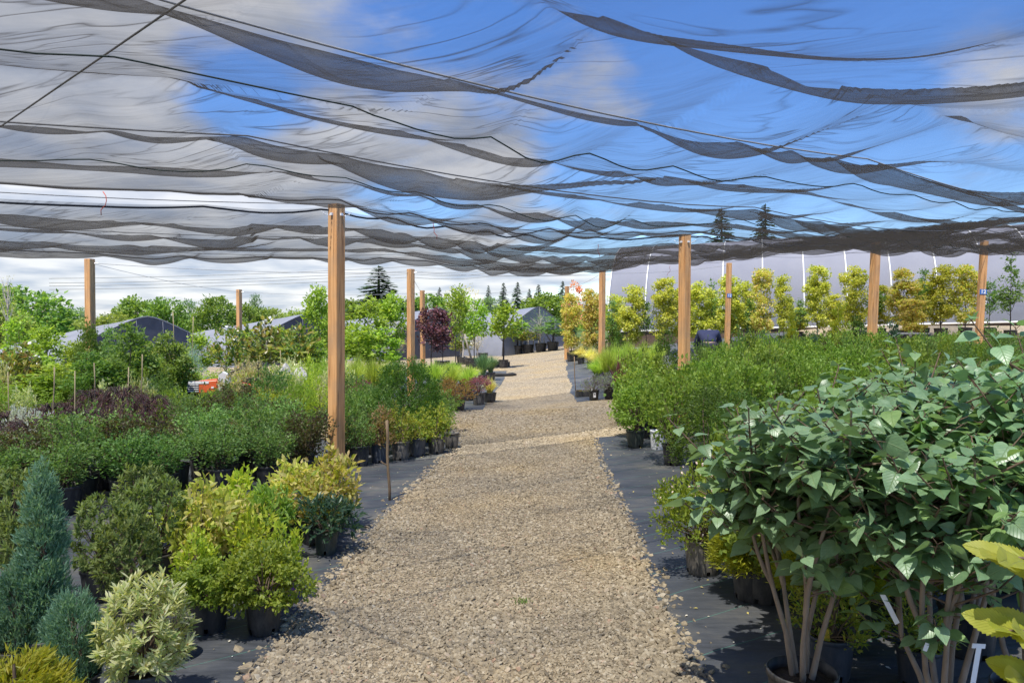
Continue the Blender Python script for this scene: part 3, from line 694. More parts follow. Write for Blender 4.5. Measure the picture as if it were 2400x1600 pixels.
tree('magnolia', 2.0, .50, 620, .15, .45, 'lf_magnolia', .3, 'mound', K=40, rc=.17, tr=.025, bmat='palebark', tmpl='ov', variants=3, up=.6, extra=flowers('flowers', 'petal', 26, .10))
tree('magnoliadark', 2.2, .45, 760, .15, .42, 'lf_magnolia', .18, 'spire', K=46, rc=.17, tr=.025, tmpl='ov', variants=2, up=.6)
tree('purple', 2.3, .62, 2000, .10, .7, 'lf_purple', .35, 'flat', K=50, rc=.2, tr=.022, bmat='darkbark', variants=1, droop=.3)
tree('beige', 2.6, .6, 900, .06, .4, 'lf_beige', .25, 'vase', K=50, rc=.22, tr=.025, bmat='palebark', variants=2, limbs=40)
tree('bare', 3.4, .5, 260, .05, .4, 'lf_beige', .3, 'vase', K=46, rc=.2, tr=.03, bmat='palebark', variants=1, limbs=46)
tree('lollipop', 2.3, .62, 900, .15, .6, 'lf_tree', .42, 'mound', K=40, rc=.22, tr=.035, bmat='darkbark', variants=2, droop=.35, shell=.3)
tree('spruce', 1.1, .5, 2600, .05, .25, 'lf_spruce', .06, 'cone', K=80, rc=.11, tr=.02, variants=2, up=.1, out=1., shell=.5)
tree('weepslim', 3.0, .8, 800, .08, .4, 'lf_slim', .3, 'mound', K=50, rc=.24, tr=.025, bmat='palebark', variants=1, droop=.9, limbs=30)
tree('bigtree', 9, 3.6, 5200, .42, .6, 'lf_far', .16, 'mound', K=90, rc=.95, tr=.2, variants=3, shell=.55)
tree('bigtree2', 9, 3.4, 5200, .40, .6, 'lf_far2', .14, 'mound', K=90, rc=.95, tr=.2, variants=2, shell=.55)
tree('willow', 9, 2.2, 3600, .36, .35, 'lf_willow', .1, 'spire', K=80, rc=.8, tr=.2, variants=2, up=.7)
def conifer(rng):
    h, r = 16., 3.2; P = []; A = []; Nn = []; SZ = []
    mb = MB(); mb.tube([(0, 0, 0), (0, 0, h * .5), (0, 0, h)], [.3, .17, .03], 6, False)
    for k in range(330):
        u = (k + rng.random()) / 330; z = h * (.06 + .93 * u); ln = r * (1 - u) ** .85 * (.65 + .5 * rng.random()) + .12
        a = rng.random() * 6.28; d = np.array([math.cos(a), math.sin(a), -.18 + .25 * u])
        m = int(14 + 52 * (1 - u)); t = rng.random(m) ** .7
        p = np.array([0, 0, z]) + d * (t * ln)[:, None] + np.array([0, 0, -.25 * ln]) * (t ** 2)[:, None]
        s = np.where(rng.random(m) < .5, 1, -1)[:, None] * np.array([-d[1], d[0], 0])
        SZ.append(np.full(m, 1 - .72 * u)); P.append(p); A.append(unit(d + s * .9 * rng.random((m, 1)) + rng.normal(size=(m, 3)) * .2 - np.array([0, 0, .25]))); Nn.append(np.tile([0, 0, 1.], (m, 1)) + rng.normal(size=(m, 3)) * .4)
        if k % 4 == 0: mb.tube([(0, 0, z), np.array([0, 0, z]) + d * ln * .8], [.05, .02], 4, False)
    P = np.concatenate(P); n = len(P)
    V, Fs = leaves(P, np.concatenate(A), np.concatenate(Nn), .85 * np.concatenate(SZ) * (.6 + .7 * rng.random(n)), .40, 'rh')
    return [('trunk', mb.mesh('trunk', M['darkbark'])), ('crown', mk('crown', V, [Fs], M['lf_conif']))]
arch('conifer', 16, 3.2, conifer, 3)

# ================================================================== SETTING
def sheet(name, xs, ys, mat, dz=0.):
    X, Y = np.meshgrid(xs, ys, indexing='ij'); V = np.stack([X, Y, g(X, Y) + dz], -1).reshape(-1, 3)
    ny = len(ys); i, j = np.meshgrid(np.arange(len(xs) - 1), np.arange(ny - 1), indexing='ij')
    a = (i * ny + j).ravel(); q = np.stack([a, a + ny, a + ny + 1, a + 1], 1)
    return tag(obj(name, mk(name, V, [q], mat)), kind='structure')
xs = np.concatenate([np.linspace(-400, -40, 13)[:-1], np.arange(-40, 40.1, 1.), np.linspace(40, 400, 13)[1:]])
ys = np.concatenate([np.arange(-12, 60.1, 1.), np.linspace(60, 700, 24)[1:]])
sheet('ground', xs, ys, M['ground'])
def ruled(name, left, right, mat, dz, nu, nv, edge=.0, seed=1):
    """sheet between two polylines, with g() height and slightly irregular edges"""
    rng = np.random.default_rng(seed)
    def res(pl, k):
        pl = np.asarray(pl, float); d = np.r_[0, np.cumsum(np.linalg.norm(np.diff(pl, axis=0), axis=1))]
        t = np.linspace(0, d[-1], k); return np.stack([np.interp(t, d, pl[:, 0]), np.interp(t, d, pl[:, 1])], 1)
    a, b = res(left, nv), res(right, nv)
    if edge:
        w = np.convolve(rng.normal(size=nv + 8), np.ones(5) / 5, 'same')[:nv] * edge; b[:, 0] += w
    t = np.linspace(0, 1, nu)[None, :, None]; P = a[:, None] * (1 - t) + b[:, None] * t
    Z = g(P[..., 0], P[..., 1]) + dz
    V = np.concatenate([P, Z[..., None]], -1).reshape(-1, 3)
    i, j = np.meshgrid(np.arange(nv - 1), np.arange(nu - 1), indexing='ij'); q = (i * nu + j).ravel()
    return tag(obj(name, mk(name, V, [np.stack([q, q + 1, q + nu + 1, q + nu], 1)], mat)), kind='structure')
LE = [(-1.22, -2), (-1.21, 3.42), (-1.19, 4.3), (-1.12, 5.78), (-.95, 8.06), (-.86, 9.08), (-.72, 10.6)]
RE = [(.85, -2), (.85, 3.42), (.87, 4.0), (.885, 4.65), (.95, 5.9), (1.0, 7.43), (1.06, 9.2), (1.2, 10.8)]
ruled('weed_mat', [(-12, -2), (-12, 4), (-10.5, 12)], LE, M['fabric'], .005, 26, 90, .05, 1)
ruled('weed_mat', [(12, -2), (13, 4), (14, 15.5)], RE, M['fabric'], .005, 26, 90, .05, 2)
ruled('weed_mat', [(-9, 12.6), (-12, 27)], [(-.58, 14.7), (-.47, 17), (-.3, 22), (-.16, 27.5)], M['fabric'], .005, 20, 40, .05, 3)
ruled('weed_mat', [(9, 19.5), (13, 36)], [(1.34, 15.5), (1.43, 17.5), (1.75, 23), (2.2, 30), (2.6, 36)], M['fabric'], .005, 20, 60, .09, 4)

# loose stones on the path
def stones():
    rng = np.random.default_rng(5)
    ph = (1 + 5 ** .5) / 2
    iv = np.array([(-1, ph, 0), (1, ph, 0), (-1, -ph, 0), (1, -ph, 0), (0, -1, ph), (0, 1, ph), (0, -1, -ph), (0, 1, -ph), (ph, 0, -1), (ph, 0, 1), (-ph, 0, -1), (-ph, 0, 1)], float); iv /= np.linalg.norm(iv[0])
    it = np.array([(0, 11, 5), (0, 5, 1), (0, 1, 7), (0, 7, 10), (0, 10, 11), (1, 5, 9), (5, 11, 4), (11, 10, 2), (10, 7, 6), (7, 1, 8), (3, 9, 4), (3, 4, 2), (3, 2, 6), (3, 6, 8), (3, 8, 9), (4, 9, 5), (2, 4, 11), (6, 2, 10), (8, 6, 7), (9, 8, 1)])
    le = np.array(LE); re = np.array(RE); X = []; Y = []; S = []
    def sprinkle(n, y0, y1, xa, xb, s0, s1, spill):
        y = y0 + (y1 - y0) * rng.random(n); a = xa(y); b = xb(y); t = rng.random(n)
        x = a + (b - a) * t + rng.normal(size=n) * spill * np.where((t < .06) | (t > .94), 1, 0)
        tr = np.exp(-((t - .27) / .09) ** 2) + np.exp(-((t - .73) / .09) ** 2); ed = (t < .1) | (t > .9)
        X.append(x); Y.append(y); S.append((s0 + (s1 - s0) * rng.random(n) ** 2.4) * (1 - .30 * tr) * np.where(ed, 1.18, 1))
    L_ = lambda y: np.interp(y, le[:, 1], le[:, 0]); R_ = lambda y: np.interp(y, re[:, 1], re[:, 0])
    sprinkle(21000, 2.9, 4.6, L_, R_, .007, .018, .05)
    sprinkle(20000, 4.6, 7.4, L_, R_, .007, .017, .05)
    sprinkle(12000, 7.4, 11., L_, R_, .008, .018, .05)
    sprinkle(4200, 11., 14.6, lambda y: -1. + 0 * y, lambda y: 1.3 + (y - 11) * .55, .010, .021, .1)
    sprinkle(900, 3., 10.4, lambda y: L_(y) - .10, lambda y: L_(y) + .04, .008, .026, .05)
    sprinkle(800, 3., 10.4, lambda y: R_(y) - .03, lambda y: R_(y) + .09, .008, .025, .05)
    x = np.concatenate(X); y = np.concatenate(Y); s = np.concatenate(S); n = len(x)
    V = iv[None] * (1 + .28 * rng.normal(size=(n, 12, 1))) * s[:, None, None] * np.stack([np.ones(n), .75 + .4 * rng.random(n), .5 + .3 * rng.random(n)], 1)[:, None]
    a = rng.random(n) * 6.28; c, d = np.cos(a), np.sin(a); tl = rng.normal(size=n) * .35
    vx = V[..., 0] * c[:, None] - V[..., 1] * d[:, None]; vy = V[..., 0] * d[:, None] + V[..., 1] * c[:, None]
    vz = V[..., 2] + vx * tl[:, None]
    V = np.stack([vx + x[:, None], vy + y[:, None], vz + (g(x, y) + s * .22)[:, None]], -1)
    Fs = it[None] + (np.arange(n) * 12)[:, None, None]
    return obj('gravel', mk('gravel', V.reshape(-1, 3), [Fs.reshape(-1, 3)], M['stone']))
tag(stones(), 'loose tan and grey crushed stones covering the path', kind='stuff')
def litter():
    rng = np.random.default_rng(9); n = 520
    y = 3 + 9 * rng.random(n); le = np.array(LE); re = np.array(RE)
    left = rng.random(n) < .5
    x = np.where(left, np.interp(y, le[:, 1], le[:, 0]) - 1.1 * rng.random(n) ** 1.5, np.interp(y, re[:, 1], re[:, 0]) + 1.4 * rng.random(n) ** 1.5)
    P = np.stack([x, y, g(x, y) + .010 + .004 * rng.random(n)], 1)
    A = rdir(rng, n) * np.array([1, 1, .15])
    V, Fs = leaves(P, A, np.array([0, 0, 1.]) + rdir(rng, n) * .3, .010 + .02 * rng.random(n) ** 2, .6, 'rh')
    m = leafmat('fallen_bits', [(.50, .46, .38), (.22, .16, .09), (.42, .36, .10), (.6, .58, .52)], transl=.05)
    tag(obj('leaf_litter', mk('leaf_litter', V, [Fs], m)), 'pale petals and dry leaf bits scattered over the black weed mats', kind='stuff')
litter()
def weed(x, y, s):
    rng = np.random.default_rng(int(s * 1000)); n = 60
    P = np.stack([x + rng.normal(size=n) * .035 * s, y + rng.normal(size=n) * .035 * s, np.full(n, .012)], 1)
    V, Fs = leaves(P, rdir(rng, n) * np.array([1, 1, .3]) + np.array([0, 0, .7]), rdir(rng, n), .03 * s, .35, 'rh')
    return V, Fs
V, Fs = weed(.06, 4.38, .7)
tag(obj('weed_tuft', mk('weed_tuft', V, [Fs], M['lf_green'])), 'tiny green weed tuft growing in the middle of the gravel path', 'weed')

# ================================================================== POSTS
PP = {-2: (-14, 2.6), -1: (-8.1, 5.5), 0: (-2.03, 8.5), 1: (2.74, 11.8), 2: (7.5, 15.05), 3: (12, 18.5), 4: (16.5, 22.)}
def post(px, D, label, h=3.05, s=.14, lean=(0, 0), cat='post', rz=None, x=None, sign=None):
    x_, y_ = at(px, D) if x is None else (x, D)
    zb = gz(x_, y_)
    a = (math.atan2(x_, y_)) * -1 + R(45) if rz is None else rz
    e = empty('wooden_post', (x_, y_, zb), label, cat, 'square cedar posts of the shade structure', rz=a)
    e.rotation_euler = (lean[0], lean[1], a)
    bm = bmesh.new(); bmesh.ops.create_cube(bm, size=1)
    for v in bm.verts: v.co = Vector((v.co.x * s, v.co.y * s, (v.co.z + .5) * (h + .3) - .3))
    bmesh.ops.bevel(bm, geom=bm.edges[:], offset=.006, segments=2, affect='EDGES')
    me = bpy.data.meshes.new('shaft'); bm.to_mesh(me); bm.free(); me.materials.append(M['wood'])
    obj('shaft', me, e)
    if sign: sign(e, s)
    return e
def textmesh(name, body, size, mat, extrude=.001, offset=.0, space=1.):
    cu = bpy.data.curves.new('lettering', 'FONT'); cu.body = body; cu.size = size; cu.align_x = 'CENTER'; cu.align_y = 'CENTER'; cu.extrude = extrude; cu.offset = offset; cu.space_character = space
    o = bpy.data.objects.new('lettering', cu); col.objects.link(o); bpy.context.view_layer.update()
    me = bpy.data.meshes.new_from_object(o.evaluated_get(bpy.context.evaluated_depsgraph_get())); me.name = name
    bpy.data.objects.remove(o); bpy.data.curves.remove(cu); me.materials.clear(); me.materials.append(M[mat]); return me
def number_sign(txt, zz, face):
    def f(e, s):
        b = MB().box((0, 0, 0), (.17, .006, .13)); sg = b.build('number_sign', M['signblue'], e)
        # the sign hugs the faces turned to the camera
        sg.location = (face * .02, -s / 2 - .006, zz) if face else (0, -s / 2 - .006, zz)
        obj('numeral', textmesh('numeral', txt, .13, 'white', .001, .003), sg, (0, -.0055, -.002), (1, 1, 1), (R(90), 0, 0))
    return f
posts = {}
posts['A'] = post(787, 8.5, 'large orange brown cedar post standing beside the gravel path, nearest of all', lean=(0, R(.4)))
posts['B'] = post(1603, 11.8, 'cedar post rising from bright green shrubs just left of the stooping person', lean=(0, R(.2)))
posts['J'] = post(2040, 15.05, 'tall cedar post between a gold upright conifer and an orange tinged maple', lean=(0, R(2.2)))
posts['K'] = post(2292, 18.5, 'cedar post at far right carrying a clear blue number 12 sign', lean=(0, R(2.4)), rz=math.atan2(12, 18.5) * -1 + R(30), sign=number_sign('12', 1.78, 0))
posts['C'] = post(212, 14.8, 'cedar post on the left standing behind the burgundy laceleaf maples')
posts['E'] = post(963, 17.8, 'cedar post behind the dark globe conifer, left one of a close pair', lean=(0, 0))
posts['H'] = post(1410, 21.2, 'cedar post rising out of the yellow and green grasses right of the path', lean=(0, R(.5)))
posts['I'] = post(1704, 25., 'slim cedar post with small blue sign just right of the stooping person', lean=(0, R(1.2)), rz=math.atan2(7.3, 25) * -1 + R(30), sign=number_sign('12', 1.95, 0))
posts['D'] = post(561, 25.2, 'free standing cedar post with blue sign in front of the magnolias', sign=number_sign('12', 1.6, 1))
posts['F'] = post(991, 27.6, 'shorter free standing cedar post, right one of a close pair', lean=(0, R(-.4)))
posts['G'] = post(1328, 30.8, 'slim cedar post at the edge of the sunny gravel beside yellow grass', lean=(0, R(.5)))
# ================================================================== SHADE CLOTH
def vnoise(u, v, seed):
    rng = np.random.default_rng(seed); G = rng.random((64, 64)) * 2 - 1
    iu = np.floor(u).astype(int); iv = np.floor(v).astype(int); fu = u - iu; fv = v - iv
    fu = fu * fu * (3 - 2 * fu); fv = fv * fv * (3 - 2 * fv)
    a = G[iu % 64, iv % 64]; b = G[(iu + 1) % 64, iv % 64]; c = G[iu % 64, (iv + 1) % 64]; d = G[(iu + 1) % 64, (iv + 1) % 64]
    return (a * (1 - fu) + b * fu) * (1 - fv) + (c * (1 - fu) + d * fu) * fv
ks = sorted(PP)
def rowpt(s): return np.interp(s, ks, [PP[k][0] for k in ks]), np.interp(s, ks, [PP[k][1] for k in ks])
def netxy(s, t):
    x, y = rowpt(s); return x + (t - 1) * -.33, y + (t - 1) * 9.35
def wire_z(s, t):
    """height of the carrying wires"""
    x, y = netxy(s, t); f = s - np.floor(s)
    return 3.04 + g(x, y) - .10 * 4 * f * (1 - f) - .05 * np.clip(-s, 0, 2)
def net_z(s, t, wires, A, B, seed):
    lift = .27 * np.clip(s - .8, 0, 3.2) * (wires[0] > .9)
    wires = np.asarray(wires); k = np.clip(np.searchsorted(wires, t, 'right') - 1, 0, len(wires) - 2)
    q = (t - wires[k]) / (wires[k + 1] - wires[k]); hump = np.clip(4 * q * (1 - q), 0, 1)
    n1 = vnoise(s * 1.7 + k * 7.3, t * 2.5, seed)
    n2 = vnoise(s * 4.0 + 3, t * 6 + k * 3.1, seed + 1)
    ph = s / .165 + 1.6 * n1 + .5 * n2 + k * .61 + (q - .5) * .9
    fold = (np.sin(math.pi * ph) ** 2 + .10) ** .42
    amp = np.maximum(.12, .72 + .85 * vnoise(np.floor(ph) * .77 + .5, k * 1.3 + .5, seed + 5))
    z = wire_z(s, t) + lift - A * hump ** .8 * (.85 + .45 * n1) - B * fold * amp * (.35 + .65 * hump ** .6)
    # fine tension wrinkles running off the clips
    w = vnoise(s * 15 + 3 * n2 + t * 9, t * 7 + s * 2, seed + 2) * .024 + vnoise(s * 31 + 4 * n2 + t * 21, t * 9 + 3 * n1, seed + 3) * .006
    lowz = np.clip(fold * hump, 0, 1)
    return z + w * (.35 + .35 * lowz)
def net(name, s0, s1, t0, t1, ns, nt_, wires, A, B, seed, label):
    S, T = np.meshgrid(np.linspace(s0, s1, ns), np.linspace(t0, t1, nt_), indexing='ij')
    x, y = netxy(S, T); z = net_z(S, T, wires, A, B, seed)
    V = np.stack([x, y, z], -1).reshape(-1, 3)
    i, j = np.meshgrid(np.arange(ns - 1), np.arange(nt_ - 1), indexing='ij'); a = (i * nt_ + j).ravel()
    e = empty(name, (0, 0, 0), label, 'shade cloth', 'shade cloths stretched over the beds')
    obj('cloth', mk('cloth', V, [np.stack([a, a + nt_, a + nt_ + 1, a + 1], 1)], M['net'], True), e)
    def hem(t, r, mat, sa=s0, sb=s1, nm='hem', dz=-.004, wob=0.):
        ss = np.linspace(sa, sb, int((sb - sa) * 44)); tt = np.full_like(ss, t) + wob * vnoise(ss * 1.3, ss * 0 + 3.3, seed + 9)
        hx, hy = netxy(ss, tt); hz = net_z(ss, tt, wires, A, B, seed) + dz
        MB().tube(np.stack([hx, hy, hz], 1), r, 5).build(nm, M[mat], e, True)
    return e, hem
W1 = [-.55, -.33, -.10, .10, .26, .395, .535, .67, .80, .92]; W2 = [1.0, 1.16, 1.31, 1.47, 1.62]
n1_, hem1 = net('shade_cloth', -1.9, 3.9, -.55, .92, 1300, 460, W1, .10, .15, 11, 'near translucent black shade cloth billowing overhead across the whole view')
hem1(.916, .008, 'hem'); hem1(.47, .005, 'hemgreen', wob=.12, nm='seam'); hem1(.73, .005, 'hemgreen', wob=.08, nm='seam')
n2_, hem2 = net('shade_cloth', -1.9, 4.0, 1.0, 1.62, 800, 150, W2, .13, .14, 23, 'far shade cloth hanging in darker swags behind the nearest post')
hem2(1.003, .011, 'hem'); hem2(1.615, .010, 'hem')
# wires, each a thing of its own
def cable(pts, r, label, mat='cable', sag=0., name='support_wire', grp='wires of the shade structure'):
    pts = np.asarray(pts, float); P = []
    for a, b in zip(pts[:-1], pts[1:]):
        t = np.linspace(0, 1, 13)[:, None]; q = a * (1 - t) + b * t; q[:, 2] -= (sag * 4 * t * (1 - t))[:, 0]; P.append(q)
    o = MB().tube(np.concatenate([P[0]] + [p[1:] for p in P[1:]]), r, 5).build(name, M[mat], None, True)
    return tag(o, label, 'wire', grp)
def rowcable(t, r, label, s0=-2, s1=4, dz=.012, mat='cable', **k):
    ss = np.linspace(s0, s1, 61); x, y = netxy(ss, np.full_like(ss, t)); z = wire_z(ss, t) + dz
    o = MB().tube(np.stack([x, y, z], 1), r, 5).build('support_wire', M[mat], None, True)
    return tag(o, label, 'wire', 'wires of the shade structure')
rowcable(.395, .006, 'pale rope wire under the cloth crossing the top left corner of the view', dz=-.006, mat='cablelight')
rowcable(.67, .006, 'thin wire carrying the near cloth halfway to the big post', dz=-.004)
rowcable(1.0, .005, 'thin wire strung between the tops of the near row of posts')
rowcable(1.31, .005, 'wire carrying the far shade cloth along its middle', dz=-.003)
rowcable(1.62, .004, 'wire along the far edge of the far shade cloth')
zz = 2.93
cable([(-.2, 1.97, 2.96), (-6.1, 7.3, 2.88)], .005, 'dark diagonal wire crossing the pale rope wire at upper left')
P3 = [(-10.2, 25.2, 2.9), (-3.35, 27.6, 3.0), (2.3, 30.8, 3.3), (8.3, 34.5, 4.1)]
def pz(k, dz=-.08):
    o = posts[k].location; return (o.x, o.y, o.z + 3.05 + dz)
cable([pz('D'), pz('F'), pz('G')], .006, 'bare wire linking the tops of the uncovered rear posts', sag=.1, mat='cablelight')
for a, b, lb in (('C', 'D', 'bare wire from the left post to the post with the blue sign'), ('E', 'F', 'bare wire between the close pair of posts'), ('H', 'G', 'bare wire between the two posts right of the gravel')):
    cable([pz(a), pz(b)], .005, lb, sag=.08, mat='cablelight')
cable([pz('C'), pz('E'), pz('H'), pz('I')], .006, 'bare wire across the second row of posts beyond the far cloth', sag=.08, mat='cablelight')
# fittings on the posts: bolt, chain, nail
def fittings(k, label):
    o = posts[k]; a = o.rotation_euler.z; c, s = math.cos(a), math.sin(a)
    for fx, fy, side in ((-1, 0, 'l'), (0, -1, 'r')):
        mb = MB(); 
        for i in range(6):
            u = i * .03; mb.tube([(0, 0, 0), (.011, 0, -.009), (.022, 0, 0), (.011, 0, .009), (0, 0, 0)], .0035, 4, False)
            V = mb.v[-1]; th = (i % 2) * math.pi / 2
            V = V @ rot(0, th).T; V[:, 0] += u; V[:, 2] -= .02 * math.sin(i * .7)
            dirx = np.array([fx, fy, 0]) * 1.0
            W = np.stack([dirx[0] * (V[:, 0] + .07) - dirx[1] * V[:, 1], dirx[1] * (V[:, 0] + .07) + dirx[0] * V[:, 1], V[:, 2] + 2.93], 1); mb.v[-1] = W
        mb.box((fx * .075, fy * .075, 2.93), (.03, .03, .03))
        ob = mb.build('chain', M['metal'], o)
for k in 'ABJ': fittings(k, '')
for k in 'DFCE':
    MB().tube([(.04, -.06, 2.96), (.09, -.12, 2.97)], .012, 5).build('bolt', M['metal'], posts[k])
rs = np.random.default_rng(3)
for i, (s_, t_, ln, lb) in enumerate([(-.30, .93, .22, 'loose red string dangling left of the big post'), (-.62, .93, .25, 'loose dark red string hanging near the left edge'),
                                   (.22, 1.0, .2, 'loose red string dangling right of the big post'), (1.3, 1.62, .25, 'red string hanging under the far cloth at right'), (.72, 1.1, .2, 'short red string on the far cloth above the path')]):
    x, y = netxy(np.array([s_]), np.array([t_])); z = wire_z(np.array([s_]), np.array([t_]))[0] - .03
    pts = [(x[0], y[0], z)]
    for q in range(5): pts.append((pts[-1][0] + rs.normal() * .02, pts[-1][1] + rs.normal() * .01, pts[-1][2] - ln / 5))
    tag(MB().tube(pts, .004, 4).build('string', M['red'], None, True), lb, 'string', 'strings hanging from the shade cloths')
# ================================================================== GREENHOUSES
def greenhouse(px, D, z, dirv, Lg, hw, drop, label, eave=1.0, endmat='shadeend', frame=False):
    x, y = at(px, D); d = np.array([dirv[0], dirv[1], 0.]); d /= np.linalg.norm(d); l = np.array([d[1], -d[0], 0])  # lateral, pointing right-back
    if l[0] < 0: l = -l
    zg = z - 2.65
    e = empty('greenhouse', (x, y, zg), label, 'greenhouse', 'low grey hoop houses behind the young trees')
    n = 18; t = np.linspace(-1, 1, n + 1); H = 2.65
    prof_h = eave + (H - eave) * (1 - ((np.abs(t) ** 2 + .012) ** .5) ** 1.12)
    prof = np.concatenate([[[-1.04, -.6]], np.stack([t, prof_h], 1), [[1.04, -.6]]])
    m = 14; V = []
    for i in range(m + 1):
        s = i / m
        for a, b in prof: V.append(d * (Lg * s) + l * (a * hw) + np.array([0, 0, b - drop * s + .012 * math.sin(i * 2.1 + a * 5)]))
    k = len(prof); F_ = [(i * k + j, i * k + j + 1, (i + 1) * k + j + 1, (i + 1) * k + j) for i in range(m) for j in range(k - 1)]
    obj('roof', mk('roof', V, [F_], M['polyroof'], True), e)
    for s, nm in ((.0, 'gable'), (1., 'gable')):
        off = -.02 if s == 0 else .02
        Vg = [d * (Lg * s + off) + l * (a * hw * .995) + np.array([0, 0, b - drop * s - .01]) for a, b in prof] + [d * (Lg * s + off) + np.array([0, 0, -.6])]
        obj(nm, mk(nm, Vg, [[(j, j + 1, k) for j in range(k - 1)]], M[endmat]), e)
    mb = MB(); Vr = np.array([l * (a * hw * 1.005) + np.array([0, 0, b + .015]) - d * .04 for a, b in prof]); mb.tube(Vr, .02, 5)
    if frame:
        for a in (-.5, 0, .5): mb.tube([l * a * hw - d * .06 + np.array([0, 0, -.5]), l * a * hw - d * .06 + np.array([0, 0, float(np.interp(a, t, prof_h)) - .03])], .03, 5)
        for a, b in ((-.5, 0), (.5, 0)): mb.tube([l * a * hw - d * .05 + np.array([0, 0, .0]), l * b * hw - d * .05 + np.array([0, 0, 1.6])], .025, 5)
        mb.tube([l * -hw - d * .05 + np.array([0, 0, 1.0]), l * hw - d * .05 + np.array([0, 0, 1.0])], .025, 5)
    else:
        for a in (-.45, -.15, .2, .55): mb.tube([l * a * hw - d * .05 + np.array([0, 0, float(np.interp(a, t, prof_h)) - .03]), l * (a * 1.6 + .1) * hw * .55 - d * .05 + np.array([0, 0, .2])], .008, 4)
    mb.build('frame', M['polyroof'] if not frame else M['cable'], e, True)
    return e
greenhouse(345, 34, 2.24, (-.85, .53), 10.5, 3.7, 1.15, 'grey hoop house at far left with dark gable behind the left cedar post')
greenhouse(728, 37, 2.46, (-.85, .53), 11.5, 4.0, 1.25, 'grey hoop house whose ridge ends just left of the big post')
greenhouse(1028, 41, 2.80, (-.85, .53), 11, 4.0, 1.0, 'grey hoop house behind the purple leaved tree')
greenhouse(1262, 45, 2.98, (-.85, .53), 9, 4.0, .8, 'grey hoop house with see-through gable above the row of big black pots', endmat='clearend', frame=True)
def tunnel():
    o0 = np.array([4.5, 34.5, 0]); ax = np.array([.95, -.31, 0]); ax /= np.linalg.norm(ax); la = np.array([.31, .95, 0]); la /= np.linalg.norm(la)
    Lt = 34.; W = 9.; Hh = 4.3; zb0 = 1.40; zb1 = 2.3
    e = empty('greenhouse_tunnel', (float(o0[0]), float(o0[1]), 0), 'huge pale plastic greenhouse tunnel along the right behind the yellow maples', 'greenhouse')
    n = 26; th = np.linspace(math.pi, 0, n + 1); m = 40; V = []
    for i in range(m + 1):
        s = i / m; zb = zb0 + (zb1 - zb0) * s
        for a in th:
            lat = (math.cos(a) + 1) / 2 * W; hh = math.sin(a) ** .8 * Hh
            V.append(ax * Lt * s + la * lat + np.array([0, 0, zb + hh + .02 * math.sin(i * math.pi) + (.03 if i % 2 else 0)]))
    k = n + 1; F_ = [(i * k + j, i * k + j + 1, (i + 1) * k + j + 1, (i + 1) * k + j) for i in range(m) for j in range(k - 1)]
    obj('film', mk('film', V, [F_], M['poly'], True), e)
    Vg = [np.array(v) for v in V[:k]] + [la * W / 2 + np.array([0, 0, zb0])]
    obj('gable', mk('gable', [v - ax * .03 for v in Vg], [[(j, j + 1, k) for j in range(k - 1)]], M['clearend']), e)
    mb = MB()
    for i in range(0, m + 1, 2):
        P = np.array(V[i * k:i * k + k // 2 + 2]) + np.array([0, 0, .02]) - la * .05; mb.tube(P, .028, 5)
    mb.build('hoops', M['white'], e, True)
    A = np.array([0, 0, zb0]); B = ax * Lt + np.array([0, 0, zb1]); d = -la * .06
    mb = MB(); mb.tube([A + d, B + d], .04, 5); mb.build('base_rail', M['white'], e, True)
    q = [A - la * .03, B - la * .03, ax * Lt - la * .03 + np.array([0, 0, 0.]), -la * .03 + np.array([0, 0, -.3])]
    q2 = [v + la * .05 for v in q]
    obj('side_board', mk('side_board', q + q2, [[(0, 1, 2, 3), (7, 6, 5, 4), (0, 4, 5, 1), (3, 2, 6, 7)]], M['board']), e)
    # lower side curtain, a slightly darker strip just above the rail
    V2 = []
    for i in range(m + 1):
        s = i / m; zb = zb0 + (zb1 - zb0) * s
        for h_, o_ in ((.05, -.07), (.35, -.075), (.62, -.05)): V2.append(ax * Lt * s + la * (o_ + .016 * math.sin(i * 1.9)) + np.array([0, 0, zb + h_]))
    obj('side_curtain', mk('side_curtain', V2, [[(i * 3 + j, i * 3 + j + 1, i * 3 + j + 4, i * 3 + j + 3) for i in range(m) for j in range(2)]], M['polyroof'], True), e)
tunnel()

